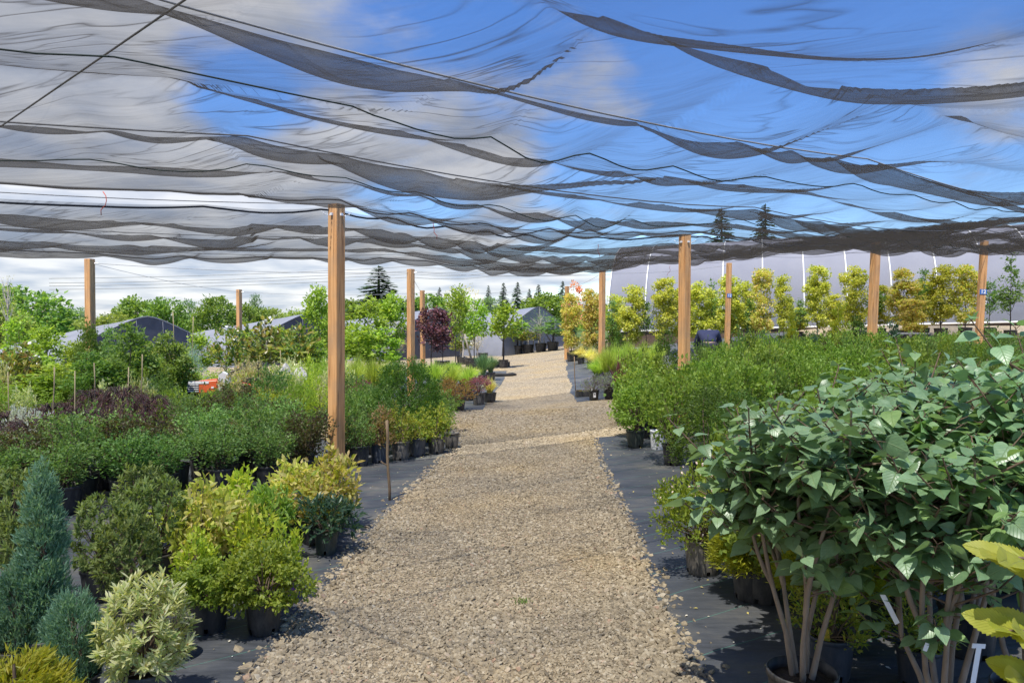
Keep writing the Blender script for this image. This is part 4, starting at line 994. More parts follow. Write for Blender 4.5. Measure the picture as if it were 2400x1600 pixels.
# ================================================================== TRACTOR, ROCKS, BENCHES, PERSON
def tractor(px, D):
    x, y = at(px, D); e = empty('tractor', (x, y, gz(x, y)), 'small orange tractor with white striped hood half hidden by lime shrubs', 'tractor', rz=R(14)); e.scale = (.82, .82, .86)
    # front points to -x
    bm = bmesh.new(); bmesh.ops.create_cube(bm, size=1)
    for v in bm.verts:
        v.co.x *= .62; v.co.y *= .40; v.co.z = v.co.z * .30 + .68
        if v.co.x < 0: v.co.z -= .05 if v.co.z > .68 else 0
    bmesh.ops.bevel(bm, geom=bm.edges[:], offset=.03, segments=3, affect='EDGES'); me = bpy.data.meshes.new('hood'); bm.to_mesh(me); bm.free(); me.materials.append(M['orange'])
    hood = obj('hood', me, e)
    for sy in (-1, 1): MB().box((-.09, sy * .203, .77), (.42, .008, .055)).build('stripe', M['white'], hood)
    MB().box((.2, -.204, .66), (.06, .006, .035)).build('decal', M['white'], hood)
    mb = MB()
    for i in range(4): mb.box((-.325, 0, .585 + i * .05), (.02, .36, .02))
    mb.box((-.325, 0, .66), (.014, .02, .24)); 
    for i in range(4): mb.box((-.20, -.207, .585 + i * .045), (.22, .008, .018))
    gr = mb.build('grille', M['white'], hood)
    MB().box((-.316, 0, .66), (.01, .37, .24)).box((-.20, -.204, .65), (.23, .005, .19)).build('grille_back', M['tyre'], hood)
    mb = MB(); P = [(.30, .56), (.46, .58), (.56, .74), (.50, .93), (.40, .98), (.32, .92)]
    V = [(a, s * .17, b) for s in (-1, 1) for a, b in P]; mb.add(V, [[tuple(range(6)), tuple(range(11, 5, -1))], [(i, i + 6, (i + 1) % 6 + 6, (i + 1) % 6) for i in range(6)]])
    mb.build('dash_cowl', M['metal'], e)
    def torus(c, R0, r0, ax, nm, mat, par, n=20, k=8):
        V = []; c = np.array(c)
        for i in range(n):
            a = i * 2 * math.pi / n
            for j in range(k):
                b = j * 2 * math.pi / k; q = np.array([(R0 + r0 * math.cos(b)) * math.cos(a), r0 * math.sin(b), (R0 + r0 * math.cos(b)) * math.sin(a)])
                if ax == 'tilt': q = rot(1, R(-20)) @ (rot(0, R(90)) @ q)
                V.append(c + q)
        return obj(nm, mk(nm, V, [[(i * k + j, i * k + (j + 1) % k, ((i + 1) % n) * k + (j + 1) % k, ((i + 1) % n) * k + j) for i in range(n) for j in range(k)]], M[mat], True), par)
    st = torus((.66, 0, 1.0), .15, .016, 'tilt', 'steering_wheel', 'tyre', e)
    MB().tube([(.50, 0, .86), (.66, 0, 1.0)], .02, 6).build('steering_column', M['tyre'], st)
    MB().box((1.0, 0, .80), (.34, .40, .09)).box((1.18, 0, 1.0), (.08, .40, .36), ry=-.15).build('seat', M['tyre'], e)
    MB().box((.42, 0, .48), (1.5, .22, .16)).box((.9, 0, .62), (.5, .36, .2)).build('chassis', M['tyre'], e)
    for sy in (-1, 1):
        P = [(.84 + .40 * math.cos(a), .40 * math.sin(a) + .37) for a in np.linspace(R(10), R(165), 12)]
        V = []
        for a, b in P: V += [(a, sy * .34, b), (a, sy * .56, b)]
        obj('fender', mk('fender', V, [[(2 * i, 2 * i + 1, 2 * i + 3, 2 * i + 2) for i in range(11)]], M['orange'], True), e)
        w = torus((.84, sy * .46, .36), .25, .11, 'y', 'wheel', 'tyre', e); MB().lathe([(.001, -.03), (.2, -.03), (.24, .03), (.001, .03)], 16)
        rb = MB(); rb.lathe([(.001, -.05), (.2, -.05), (.22, .05), (.001, .05)], 16); rb.v = [np.concatenate(rb.v) @ rot(0, R(90)).T + np.array([.84, sy * .46, .36])]; rb.build('rim', M['orange'], w)
        w = torus((-.2, sy * .34, .25), .17, .075, 'y', 'wheel', 'tyre', e)
        rb = MB(); rb.lathe([(.001, -.04), (.12, -.04), (.13, .04), (.001, .04)], 16); rb.v = [np.concatenate(rb.v) @ rot(0, R(90)).T + np.array([-.2, sy * .34, .25])]; rb.build('rim', M['orange'], w)
tractor(478, 13.6)
def boulder(px, D, w, h, label, seed):
    x, y = at(px, D); rng = np.random.default_rng(seed); bm = bmesh.new(); bmesh.ops.create_icosphere(bm, subdivisions=4, radius=1)
    from mathutils import noise
    for v in bm.verts:
        n = v.co.normalized(); k = 1 + .30 * noise.noise(n * 1.3 + Vector((seed, 0, 0))) + .12 * noise.noise(n * 3.5) + .05 * noise.noise(n * 9)
        v.co = Vector((n.x * w * k, n.y * w * .8 * k, max(-.1, n.z) * h * k))
    me = bpy.data.meshes.new('boulder'); bm.to_mesh(me); bm.free(); me.materials.append(M['rock'])
    tag(obj('boulder', me, None, (x, y, gz(x, y) + .05)), label, 'boulder', 'boulders standing among the left beds')
boulder(662, 14.6, .28, .84, 'grey upright boulder under the magnolia left of the big post', 3)
boulder(702, 14.9, .20, .74, 'smaller pitted grey boulder leaning beside the upright boulder', 8)
def bench(px, D, w, label, mat='greytable', h=.75, legs=True):
    x, y = at(px, D); z = gz(x, y); e = empty('display_bench', (x, y, z), label, 'bench', 'low display benches in the right bed')
    mb = MB()
    for i in range(5): mb.box((0, -.4 + i * .2, h), (w, .17, .035))
    mb.build('top', M[mat], e)
    for sx in (-1, 1):
        for sy in (-1, 1): MB().box((sx * (w / 2 - .08), sy * .36, h / 2 - .01), (.08, .08, h - .04)).build('leg', M[mat], e)
bench(1800, 17.5, 1.3, 'grey slatted bench left of the weeping hornbeam in the right bed')
bench(1915, 17.0, 1.7, 'red brown slatted bench among conifers in the right bed', 'benchwood', .62)
bench(2060, 20., 2.2, 'grey slatted bench below the tall post in the right bed')
def person(px, D):
    x, y = at(px, D); zg = gz(x, y)
    e = empty('person', (x, y, zg), 'person in a navy jacket and dark trousers stooping among plants, back turned', 'person', rz=R(-12))
    # local: +y away from the camera, leaning forward (+y); joints
    J = {'pel': (0, 0, .93), 'sp': (0, .14, 1.06), 'ch': (0, .34, 1.16), 'nk': (.02, .50, 1.22), 'hd': (.03, .58, 1.21),
         'ls': (-.18, .40, 1.19), 'le': (-.26, .50, .94), 'lw': (-.16, .68, .78), 'rs': (.18, .40, 1.19), 're': (.26, .52, .94), 'rw': (.14, .70, .77),
         'lh': (-.10, 0, .90), 'lk': (-.12, .10, .50), 'la': (-.12, -.03, .09), 'lt': (-.13, .14, .04), 'rh': (.10, 0, .90), 'rk': (.12, .14, .50), 'ra': (.12, .04, .09), 'rt': (.13, .21, .04)}
    RAD = {'pel': .155, 'sp': .15, 'ch': .17, 'nk': .06, 'hd': .05, 'ls': .085, 'le': .055, 'lw': .035, 'rs': .085, 're': .055, 'rw': .035, 'lh': .11, 'lk': .07, 'la': .045, 'lt': .04, 'rh': .11, 'rk': .07, 'ra': .045, 'rt': .04}
    def skin(nm, names, edges, root, grow, mat, smooth=2):
        me = bpy.data.meshes.new(nm); idx = {n: i for i, n in enumerate(names)}
        me.from_pydata([J[n] for n in names], [(idx[a], idx[b]) for a, b in edges], []); me.update()
        o = obj(nm, me, e); sk = o.modifiers.new('skin', 'SKIN'); sk.use_smooth_shade = True
        for n in names:
            d = me.skin_vertices[0].data[idx[n]]; r = RAD[n] + grow; d.radius = (r, r * (.72 if n in ('pel', 'sp', 'ch') else 1)); d.use_root = n == root
        o.modifiers.new('sub', 'SUBSURF').levels = smooth; o.modifiers['sub'].render_levels = smooth
        me.materials.append(M[mat]); return o
    names = list(J); ed = [('pel', 'sp'), ('sp', 'ch'), ('ch', 'nk'), ('nk', 'hd'), ('ch', 'ls'), ('ls', 'le'), ('le', 'lw'), ('ch', 'rs'), ('rs', 're'), ('re', 'rw'), ('pel', 'lh'), ('lh', 'lk'), ('lk', 'la'), ('la', 'lt'), ('pel', 'rh'), ('rh', 'rk'), ('rk', 'ra'), ('ra', 'rt')]
    skin('body', names, ed, 'pel', -.012, 'skin')
    up = ['pel', 'sp', 'ch', 'ls', 'le', 'lw', 'rs', 're', 'rw']
    skin('jacket', up, [q for q in ed if q[0] in up and q[1] in up], 'pel', .045, 'navy')
    lo = ['pel', 'lh', 'lk', 'la', 'rh', 'rk', 'ra']
    skin('trousers', lo, [q for q in ed if q[0] in lo and q[1] in lo], 'pel', .015, 'jeans')
    bm = bmesh.new(); bmesh.ops.create_uvsphere(bm, u_segments=20, v_segments=14, radius=1)
    for v in bm.verts: v.co = Vector((v.co.x * .078, v.co.y * .098, v.co.z * .115 - (.02 if v.co.y > .5 and v.co.z < 0 else 0)))
    me = bpy.data.meshes.new('head'); bm.to_mesh(me); bm.free(); me.materials.append(M['skin'])
    hd = obj('head', me, e, (.035, .66, 1.20), (1, 1, 1), (R(-65), 0, 0))
    bm = bmesh.new(); bmesh.ops.create_uvsphere(bm, u_segments=20, v_segments=14, radius=1)
    bmesh.ops.delete(bm, geom=[v for v in bm.verts if v.co.z < -.25 and v.co.y > -.2], context='VERTS')
    for v in bm.verts: v.co = Vector((v.co.x * .088, v.co.y * .106 - .012, v.co.z * .122 + .008))
    me = bpy.data.meshes.new('hair'); bm.to_mesh(me); bm.free(); me.materials.append(M['hair']); obj('hair', me, hd)
    for s in (-1, 1):
        mb = MB(); b = np.array(J['lw' if s < 0 else 'rw'])
        mb.tube([b, b + (0, .05, -.03), b + (0, .09, -.06)], [.03, .04, .034], 8)
        for f in range(4):
            q = b + np.array([(-.027 + f * .018), .09, -.06]); l = [.062, .074, .07, .054][f]
            mb.tube([q, q + (0, l * .5, -.02), q + (0, l * .75, -.055)], [.0095, .009, .006], 6)
        q = b + np.array([-s * .03, .03, -.03]); mb.tube([q, q + (-s * .025, .03, -.02), q + (-s * .02, .06, -.045)], [.011, .010, .007], 6)
        mb.build('hand', M['skin'], e, True)
        a = np.array(J['la' if s < 0 else 'ra'])
        sh = MB(); sh.tube([a + (0, -.05, -.045), a + (0, .04, -.04), a + (0, .15, -.055), a + (0, .20, -.065)], [.04, .05, .045, .028], 8); sh.build('shoe', M['tyre'], e, True)
person(1662, 17.6)

# pots, trays, stakes, bucket
def stake(px, D, top, label, mat='stake', r=.011, lean=(0, 0), name='stake', cat='stake'):
    x, y = at(px, D); z = gz(x, y); h = ztop(top, D) - z
    pts = [(x + lean[0] * t * h + .006 * math.sin(t * 9), y + lean[1] * t * h, z - .05 + (h + .05) * t) for t in np.linspace(0, 1, 6)]
    o = MB().tube(pts, r, 6).build(name, M[mat], None, True); tag(o, label, cat, 'thin stakes beside the gravel path')
    return o
o = stake(912, 6.98, 985, 'thin weathered wooden stake on the black mat in front of the dusty pots', r=.014, lean=(-.035, 0))
MB().tube([(o.location.x + at(908, 6.98)[0], 6.98, .33), (at(898, 6.98)[0], 6.96, .36), (at(892, 6.98)[0], 6.96, .38)], .007, 5).build('side_twig', M['stake'], o)
stake(1349, 17.6, 835, 'thin leaning stake on the mat left of the potted lavender', r=.012, lean=(-.04, 0))
def bucket():
    x, y = at(1541, 9.75); e = empty('white_nursery_pot', (x, y, gz(x, y) + .006), 'white nursery pot printed with black letters PW between dark pots', 'pot', rz=R(-18))
    pm, sm = pot(.098, .255, 'pot_white'); obj('pot', pm, e)
    obj('soil', sm, e)
    lab = MB(); th = np.linspace(-.75, .75, 13) - math.pi / 2
    V = [(rr * math.cos(a), rr * math.sin(a), z) for z, rr in ((.045, .0850), (.20, .0960)) for a in th]
    lb = obj('label_band', mk('label_band', V, [[(i, i + 1, i + 14, i + 13) for i in range(12)]], M['white'], True), e)
    def txt(s, size, z, rr, mat, sp=1.):
        obj('print', textmesh('print', s, size, mat, .0006, 0, sp), lb, (0, -rr, z + size * .33), (1, 1, 1), (R(86), 0, 0))
    txt('PW', .072, .128, .0985, 'ink', .85)
    for zz_, w in ((.112, .075), (.100, .09), (.088, .06)): MB().box((0, -.0955 + (.112 - zz_) * .07, zz_), (w, .002, .004)).build('print_line', M['greyink'], lb)
bucket()
def tray(px, D, label, w=.32, d=.3, h=.11, rz=0):
    x, y = at(px, D); e = empty('plant_tray', (x, y, gz(x, y) + .006), label, 'tray', rz=rz)
    mb = MB(); t = .012
    mb.box((0, 0, t / 2), (w, d, t)).box((-w / 2 + t / 2, 0, h / 2 + t / 2), (t, d, h)).box((w / 2 - t / 2, 0, h / 2 + t / 2), (t, d, h)).box((0, -d / 2 + t / 2, h / 2 + t / 2), (w - 2 * t - .002, t, h)).box((0, d / 2 - t / 2, h / 2 + t / 2), (w - 2 * t - .002, t, h))
    for i in range(3): mb.box((-w / 2 + (i + .5) * w / 3, -d / 2 - .004, h / 2), (.008, .008, h * .9))
    mb.build('tray', M['pot'], e)
    rng = np.random.default_rng(4); P = np.stack([(rng.random(90) - .5) * w * .8, (rng.random(90) - .5) * d * .8, np.full(90, h * .8)], 1)
    V, Fs = leaves(P, rdir(rng, 90) * .4 + np.array([0, 0, 1]), rdir(rng, 90), .06, .3, 'rh'); obj('seedlings', mk('seedlings', V, [Fs], M['lf_nanred']), e)
tray(1366, 16.6, 'shallow black plant tray on the mat left of the potted lavender')
tray(1165, 30.5, 'open black tray tipped beside the potted tree at the gravel edge', .9, .6, .2, .4)
def pipe(px, D):
    x, y = at(px, D); pts = [(x - .42, y, .04), (x - .2, y - .08, .07), (x + .1, y + .05, .05), (x + .3, y, .07), (x + .42, y + .12, .04)]
    pts = [(a, b, c + gz(a, b)) for a, b, c in pts]
    tag(MB().tube(pts, [.03, .06, .05, .06, .03], 8).build('fabric_bundle', M['tyre'], None, True), 'dark rolled bundle of fabric lying on the mat left of the gravel path', 'bundle')
pipe(1180, 24.5)

# ================================================================== PLANTS
PN = (.105, .19, 'pot')
# --- near left bed
place('goldthuja', xy=(-1.74, 2.55), h=.50, r=.24, label='golden yellow thuja in the bottom left corner, nearest the camera', cat='conifer', name='potted_conifer', potspec=(.11, .19, 'pot'))
place('juniper', 95, 3.45, 1072, 'tall blue green juniper column at the left edge with a reddish trunk', 'conifer', name='potted_conifer', w=138, potspec=(.12, .2, 'pot'))
place('juniperlow', 160, 3.1, 1385, 'low blue green juniper in front of the tall column, right one', 'conifer', 'low blue junipers at the left edge', name='potted_conifer', w=150, potspec=(.11, .17, 'pot'))
place('juniperlow', 40, 3.4, 1320, 'low blue green juniper cut by the left picture edge', 'conifer', 'low blue junipers at the left edge', name='potted_conifer', w=150, potspec=(.11, .17, 'pot'))
place('pieris', 335, 3.12, 1358, 'cream and green pieris in a blue grey pot beside the weed mat', w=215, potspec=(.105, .19, 'pot_blue'))
place('boxmound', 487, 3.98, 1322, 'yellow green boxwood mound in black pot, left of the front pair', 'shrub', 'yellow green boxwood mounds', w=195, potspec=(.098, .185, 'pot'))
place('boxmound', 614, 3.96, 1285, 'yellow green boxwood mound in black pot, right of the front pair', 'shrub', 'yellow green boxwood mounds', w=220, potspec=(.10, .185, 'pot'))
e = empty('plant_pot', (*at(388, 3.62), .006), 'empty black pot with open rim behind the cream pieris', 'pot'); pm, sm = pot(.105, .19, 'pot'); obj('pot', pm, e)
for px, D, top, w, lb in ((365, 4.75, 1120, 170, 'olive rhododendron with bare dark stems left of the yellow nandina'), (232, 4.45, 1165, 150, 'olive rhododendron just right of the blue juniper column'),
                      (330, 5.5, 1085, 130, 'olive rhododendron with one tall shoot behind the other rhododendrons'), (60, 4.3, 1140, 150, 'olive rhododendron left of the blue juniper column'), (20, 5.2, 1100, 150, 'olive rhododendron at the far left edge behind the juniper')):
    place('rhodow', px, D, top, lb, 'shrub', 'olive rhododendrons', w=w, potspec=(.12, .19, 'pot'))
place('nandpink', 475, 4.75, 1138, 'pale yellow nandina with pink tinged leaves beside the rhododendron', w=165, potspec=PN)
place('nandina', 565, 5.4, 1110, 'lime green nandina at the back between the two pink tinged ones', w=150, potspec=PN)
place('lush', 625, 5.1, 1150, 'vivid green nandina in the middle of the yellow ones', w=130, potspec=PN)
place('nandpink', 690, 5.75, 1085, 'yellow nandina with pinkish leaves touching the large post', w=150, potspec=PN)
place('nandpink', 780, 6.0, 1062, 'yellow pink nandina at the corner of the mat, rightmost', w=150, potspec=PN)
place('nandina', 600, 4.55, 1205, 'lime nandina directly behind the boxwood mounds', w=120, potspec=PN)
place('nandina', 668, 4.4, 1238, 'lime nandina in a purple pot at the mat edge', w=90, potspec=(.085, .165, 'pot_purple'))
place('leuco', 762, 5.34, 1165, 'dark blue green leucothoe in small black pot on the mat edge', w=150, potspec=(.088, .165, 'pot_green'))
place('nandpink', 540, 5.0, 1160, 'yellow nandina with pink tips between the lime and the pink tinged ones', w=150, potspec=PN)
place('nandpink', 735, 5.6, 1120, 'low yellow pink nandina behind the dark leucothoe', w=140, potspec=PN)
place('rhodow', 295, 4.15, 1205, 'olive rhododendron nearest to the cream pieris', w=150, potspec=(.11, .18, 'pot'))
place('nandina', 430, 5.2, 1165, 'lime nandina behind the large olive rhododendron', w=130, potspec=PN)
place('nandina', 455, 4.3, 1255, 'lime leaved nandina squeezed between boxwood and pink nandina', w=110, potspec=PN)
# --- dark shrub rows left of the big post
rng = np.random.default_rng(12); U = np.array([.825, .566]); Vv = np.array([-.57, .82]); o0 = np.array([-2.15, 7.75])
maple_px = []
for j in range(7):
    for i in range(11):
        p = o0 - U * (.44 * i - (.12 if j % 2 else 0)) + Vv * .47 * j + rng.normal(size=2) * .045
        px = 1200 + F * p[0] / p[1]
        if px < -60 or (j >= 3 and px < 420) or p[1] < 5.6: continue
        k = 'bronze' if (i * 7 + j * 3) % 9 in (0, 4) else 'dark'
        hh = .66 + .085 * rng.normal() + .012 * j
        place(k, xy=(float(p[0]), float(p[1])), h=hh, r=.34 + .03 * rng.random(), label=f'{"bronze tinged" if k == "bronze" else "dark green"} twiggy shrub, {ORD[i]} from the big post in the {ORD[j]} row',
              group='rows of dark twiggy shrubs in black pots', potspec=(.145, .25, 'pot'), wtag=(i + j) % 3 == 0 and j < 2, soil=j < 2)
for n, (px, D, top, lb) in enumerate([(285, 9.0, 905, 'burgundy laceleaf maple, largest and rightmost of the group'), (180, 8.4, 960, 'burgundy laceleaf maple in front of the left cedar post'), (60, 8.2, 985, 'burgundy laceleaf maple near the left edge'),
                                   (215, 10.0, 912, 'burgundy laceleaf maple touching the left cedar post'), (350, 10.0, 925, 'burgundy laceleaf maple at the right rear of the group'), (10, 9.2, 965, 'burgundy laceleaf maple cut by the left edge'), (120, 9.8, 945, 'burgundy laceleaf maple at the rear of the group, above the silver shrub')]):
    place('burg', px, D, top, lb, 'maple', 'burgundy laceleaf maples', name='potted_tree', r=.38, potspec=(.15, .26, 'pot'), cane=(ztop(870 if n else 860, D) if n in (0, 1, 5) else None), soil=False)
# --- row of dusty pots along the path
for n, (px, D, top, k, pm_, w) in enumerate([(842, 8.75, 975, 'azdark', 'pot_dusty', 90), (889, 8.95, 958, 'gulfred', 'pot_blue', 88), (938, 9.12, 962, 'gulf', 'pot_dusty', 84), (977, 9.4, 965, 'gulf', 'pot_blue', 84), (1022, 9.6, 945, 'gulf', 'pot_dusty', 86)]):
    place(k, px, D, top, ['dark leafy shrub in dusty pot at the left end of the path side row', 'red tinted nandina in grey blue pot behind the thin stake', 'yellow green nandina in dusty pot, middle of the path side row', 'yellow green nandina in blue grey pot beside the dusty one', 'bushy yellow green nandina in dusty pot at the right end of the row'][n],
          'shrub', 'potted shrubs lining the path edge', w=w, potspec=(.118, .235, pm_))
e = empty('plant_pot', (*at(1058, 10.0), .006), 'empty dusty pot behind the rightmost nandina of the row', 'pot'); pm, sm = pot(.105, .21, 'pot_dusty'); po = obj('pot', pm, e); obj('soil', sm, po)
place('gulfred', 800, 8.9, 985, 'reddish nandina just right of the big post foot', w=80, potspec=(.118, .235, 'pot'))
n = 0
for (px, D, top, k, w) in [(830, 9.9, 915, 'azalea', 130), (885, 10.2, 935, 'azdark', 130), (850, 11., 905, 'azalea', 140), (1005, 10.6, 935, 'azalea', 120), (915, 11.4, 905, 'azdark', 140), (1015, 11.6, 905, 'azalea', 140), (825, 12.0, 880, 'azdark', 140), (1035, 11.0, 930, 'azalea', 100), (870, 9.6, 955, 'azdark', 120), (950, 9.75, 975, 'azalea', 110)]:
    place(k, px, D, top, 'glossy green shrub packed behind the dusty pots, ' + ['leftmost one', 'second from left in front', 'behind the leftmost one', 'right of the red nandina', 'below the globe conifer', 'right of the globe conifer', 'rear left one beside the big post', 'rightmost at the gravel', 'directly behind the stake', 'directly behind the yellow green nandinas'][n], 'shrub', 'glossy green shrubs right of the big post', w=w, potspec=(.14, .24, 'pot'), soil=False); n += 1
place('yewcone', 955, 10.3, 838, 'large dark green globe conifer right of the big post', 'conifer', name='potted_conifer', w=165, potspec=(.15, .26, 'pot'))
# --- second left bed
place('orange', 1072, 14.6, 885, 'orange red spirea in black pot at the corner of the rear left bed', w=95, potspec=(.165, .26, 'pot'))
place('orange', 1040, 15.2, 890, 'orange green spirea left of the potted one in the rear bed', w=90)
place('barberry', 1122, 15.6, 885, 'pink purple barberry right of the orange spirea', w=75, potspec=(.14, .25, 'pot_dusty'))
place('barberry', 838, 13.0, 895, 'pink purple barberry just right of the big post', w=70)
place('grassvar', 1148, 16.2, 885, 'low variegated yellow grass at the edge of the rear left mat', 'grass', name='potted_grass', w=75, potspec=(.15, .2, 'pot'))
place('grassblue', 1132, 21.5, 828, 'upright blue green grass next to the path in the rear bed', 'grass', name='potted_grass', w=62, potspec=(.15, .25, 'pot'))
place('grassblue', 1150, 22.6, 832, 'blue green grass behind the other blue grass', 'grass', name='potted_grass', w=55, potspec=(.15, .25, 'pot'))
n = 0
for (px, D) in [(1100, 16.5), (1060, 17.2), (1020, 17.6), (1085, 18.6), (1045, 19.3), (985, 18.6), (1105, 20), (1010, 20.4), (1060, 21)]:
    place('grasslime', px, D, 858 - n % 3 * 6, f'lime ornamental grass, {ORD[n]} counted from the orange spirea backwards', 'grass', 'lime grasses in the rear left bed', name='potted_grass', w=80, potspec=(.13, .22, 'pot'), soil=False); n += 1
n = 0
for (px, D) in [(830, 15.5), (875, 16.2), (840, 17.5), (905, 17.5), (870, 19), (800, 17.5), (925, 19.5), (760, 16.5)]:
    place('grasslime', px, D, 842 - n % 3 * 5, f'tall lime grass right of the big post, {ORD[n]} from the front', 'grass', 'tall lime grasses behind the big post', name='potted_grass', w=85, potspec=(.13, .22, 'pot'), soil=False, h=None); n += 1
# --- lime carpets
rng = np.random.default_rng(21); n = 0
for row, (D, top) in enumerate([(12.3, 912), (13.2, 896), (14.2, 882), (15.2, 870), (16.4, 858)]):
    px = 400 + (row % 2) * 25 + row * 6; q = 0
    while px < 800:
        if not (430 < px < 560 and row in (1,)):
            k = 'limecarpet' if (row + q) % 3 else 'greencarpet'
            if px > 660 and row >= 1 and q % 2: k = 'cream'
            place(k, px, D + rng.normal() * .12, top + rng.normal() * 5 + (14 if px < 560 else 0) - (12 if px > 650 else 0), f'low {"cream edged" if k == "cream" else "lime green" if k == "limecarpet" else "fresh green"} shrub, {ORD[q]} from left in the {ORD[row]} bright row', 'shrub', 'carpet of low bright shrubs behind the dark rows', w=78, potspec=(.13, .22, 'pot'), soil=False)
        q += 1; px += 50
# --- left trees
T = 'young trees in the left nursery beds'
def trees(lst, cat='tree', group=T, name='potted_tree', ps=(.2, .32, 'pot')):
    for k, px, D, top, w, lb in lst: place(k, px, D, top, lb, cat, group, name=name, w=w, potspec=ps, soil=False)
trees([('bare', 18, 17, 640, 60, 'tall nearly bare pale tree at the left edge'), ('magnolia', 35, 12.5, 795, 120, 'white flowering magnolia at the left edge'),
       ('treelime', 110, 14.5, 765, 90, 'lime young tree in front of the left hoop house roof'), ('treelime', 150, 12.6, 845, 150, 'broad lime young tree left of the left post'),
       ('treelime', 70, 11.8, 880, 140, 'low lime tree near the left edge below the magnolia'), ('treegreen', 205, 12.2, 735, 75, 'slender dark twigged tree in front of the left post'),
       ('treegreen', 215, 11.6, 815, 130, 'dense green maple at the foot of the left post'), ('treegreen', 305, 12.4, 738, 130, 'tall dense green tree right of the left post'),
       ('treegreen', 262, 11.8, 830, 130, 'bushy green tree between post and tall tree'), ('treegreen', 395, 13.4, 770, 110, 'green tree in front of the dark gable'),
       ('treegreen', 345, 12.6, 835, 130, 'wide green tree below the dark gable'), ('magnolia', 360, 16, 800, 90, 'reddish leaved magnolia in front of the left gable'),
       ('treegreen', 430, 13.6, 820, 90, 'small green tree left of the tractor'), ('magnolia', 530, 17, 762, 85, 'thin bronze leaved magnolia left of the rear post'), ('magnolia', 620, 18, 735, 120, 'bronze green magnolia right of the rear post'),
       ('magnoliadark', 700, 17.5, 748, 105, 'dense upright magnolia left of the big post'), ('treelime', 748, 20, 672, 80, 'tall vivid lime tree touching the big post'), ('treelime', 735, 18, 790, 90, 'bushy lime tree under the tall one by the big post'),
       ('treelime', 862, 20.5, 698, 95, 'lime tree right of the big post in front of the round conifer'), ('treelime', 915, 22, 690, 90, 'lime tree left of the close pair of posts'), ('treelime', 840, 19, 752, 110, 'bushy lime tree hugging the right side of the big post'),
       ('treelime', 890, 19.5, 770, 120, 'full lime tree between big post and paired posts'), ('beige', 935, 23, 750, 60, 'sparse beige leaved tree beside the paired posts'), ('purple', 1012, 24, 722, 95, 'dark purple leaved tree between post and lime trees'),
       ('purple', 1037, 26.5, 760, 60, 'small purple leaved tree on a bare double stem'), ('treelime', 1068, 27, 672, 64, 'upright lime tree before the pale contorted branches'), ('treelime', 1112, 29, 690, 74, 'lime tree with drooping crown left of the single potted tree'),
       ('beige', 1085, 33, 668, 110, 'tall contorted tree with pale bare branches'), ('beige', 1120, 31, 770, 60, 'low beige shrub tree by the gravel road'), ('lollipop', 1180, 29.6, 712, 82, 'bright green tree on a dark trunk standing alone on the gravel'),
       ('magnolia', 1080, 34, 790, 70, 'low green shrub tree with yellow leaves beside the gravel road')])
trees([('treelime', 45, 15.5, 738, 80, 'airy lime tree at the left edge in front of the pale bare tree'), ('treelime', 175, 16.5, 800, 74, 'airy lime tree left of the left post, behind the broad one'), ('treeslim', 255, 17, 742, 50, 'slim tree just right of the left post'), ('treelime', 335, 15.2, 822, 90, 'lime tree under the ridge of the left hoop house'),
       ('treelime', 470, 18.5, 778, 76, 'airy lime tree above the tractor'), ('treelime', 580, 20, 775, 80, 'airy lime tree right of the rear post with the blue sign'), ('treelime', 80, 13.2, 815, 110, 'leafy lime tree above the silver shrub'), ('treelime', 660, 21, 765, 80, 'airy lime tree between the magnolias'), ('treelime', 240, 13.4, 840, 110, 'leafy lime tree right of the left post'), ('treelime', 790, 22, 720, 80, 'lime tree just behind the right side of the big post')])
trees([('spruce', 425, 15, 835, 90, 'small blue spruce left of the tractor'), ('spruce', 455, 17, 808, 80, 'blue spruce behind the tractor'), ('spruce', 355, 12.2, 880, 60, 'little silvery spruce below the green trees')], 'conifer', 'blue spruces', 'potted_conifer', (.15, .25, 'pot'))
place('silver', 60, 9.0, 962, 'silvery white leaved shrub at left between burgundy maples', w=110)
place('pinkwhite', 585, 12.9, 848, 'pinkish brown feathery shrub right of the tractor', w=120)
place('azalea', 545, 12.7, 888, 'small green shrub hiding the rear of the tractor', w=70)
place('limecarpet', 470, 12.5, 922, 'lime shrub in front of the tractor grille', w=110); place('greencarpet', 520, 12.6, 915, 'fresh green shrub below the tractor hood', w=100)
place('azdark', 640, 12.8, 862, 'dark feathery shrub hiding the tractor wheel from the right', w=110)
place('azdark', 620, 13.9, 868, 'dark green shrub between tractor and boulders', w=90)
for n, (px, D, t) in enumerate([(326, 10.0, 830), (225, 10.4, 850), (120, 9.6, 860), (412, 16, 730), (447, 17, 742), (660, 17, 820)]):
    stake(px, D, t, ['bamboo cane rising from the burgundy maples, right one', 'bamboo cane beside the left cedar post', 'bamboo cane near the silver shrub', 'pale cane in front of the dark gable', 'pale cane right of the dark gable', 'pale cane below the magnolias'][n], 'cane', .008, (.03 * (-1) ** n, 0), 'bamboo_cane', 'cane')
rng = np.random.default_rng(37); n = 0
for row, (D, top) in enumerate([(11.0, 905), (12.0, 885), (13.2, 868), (15.2, 850), (17.5, 835)]):
    px = -20 + 22 * (row % 2); q = 0
    while px < 395:
        k = ['azalea', 'greencarpet', 'limecarpet', 'azalea', 'ninebark', 'cream', 'bright', 'greencarpet'][int(rng.integers(0, 8))]
        place(k, px, D + rng.normal() * .2, top + rng.normal() * 14, f'leafy shrub among the left young trees, {ORD[q]} from the left edge in the {ORD[row]} row', 'shrub', 'leafy shrubs among the left young trees', w=820 / D * (1 + .2 * rng.random()), potspec=(.14, .24, 'pot'), soil=False)
        q += 1; px += 760 / D
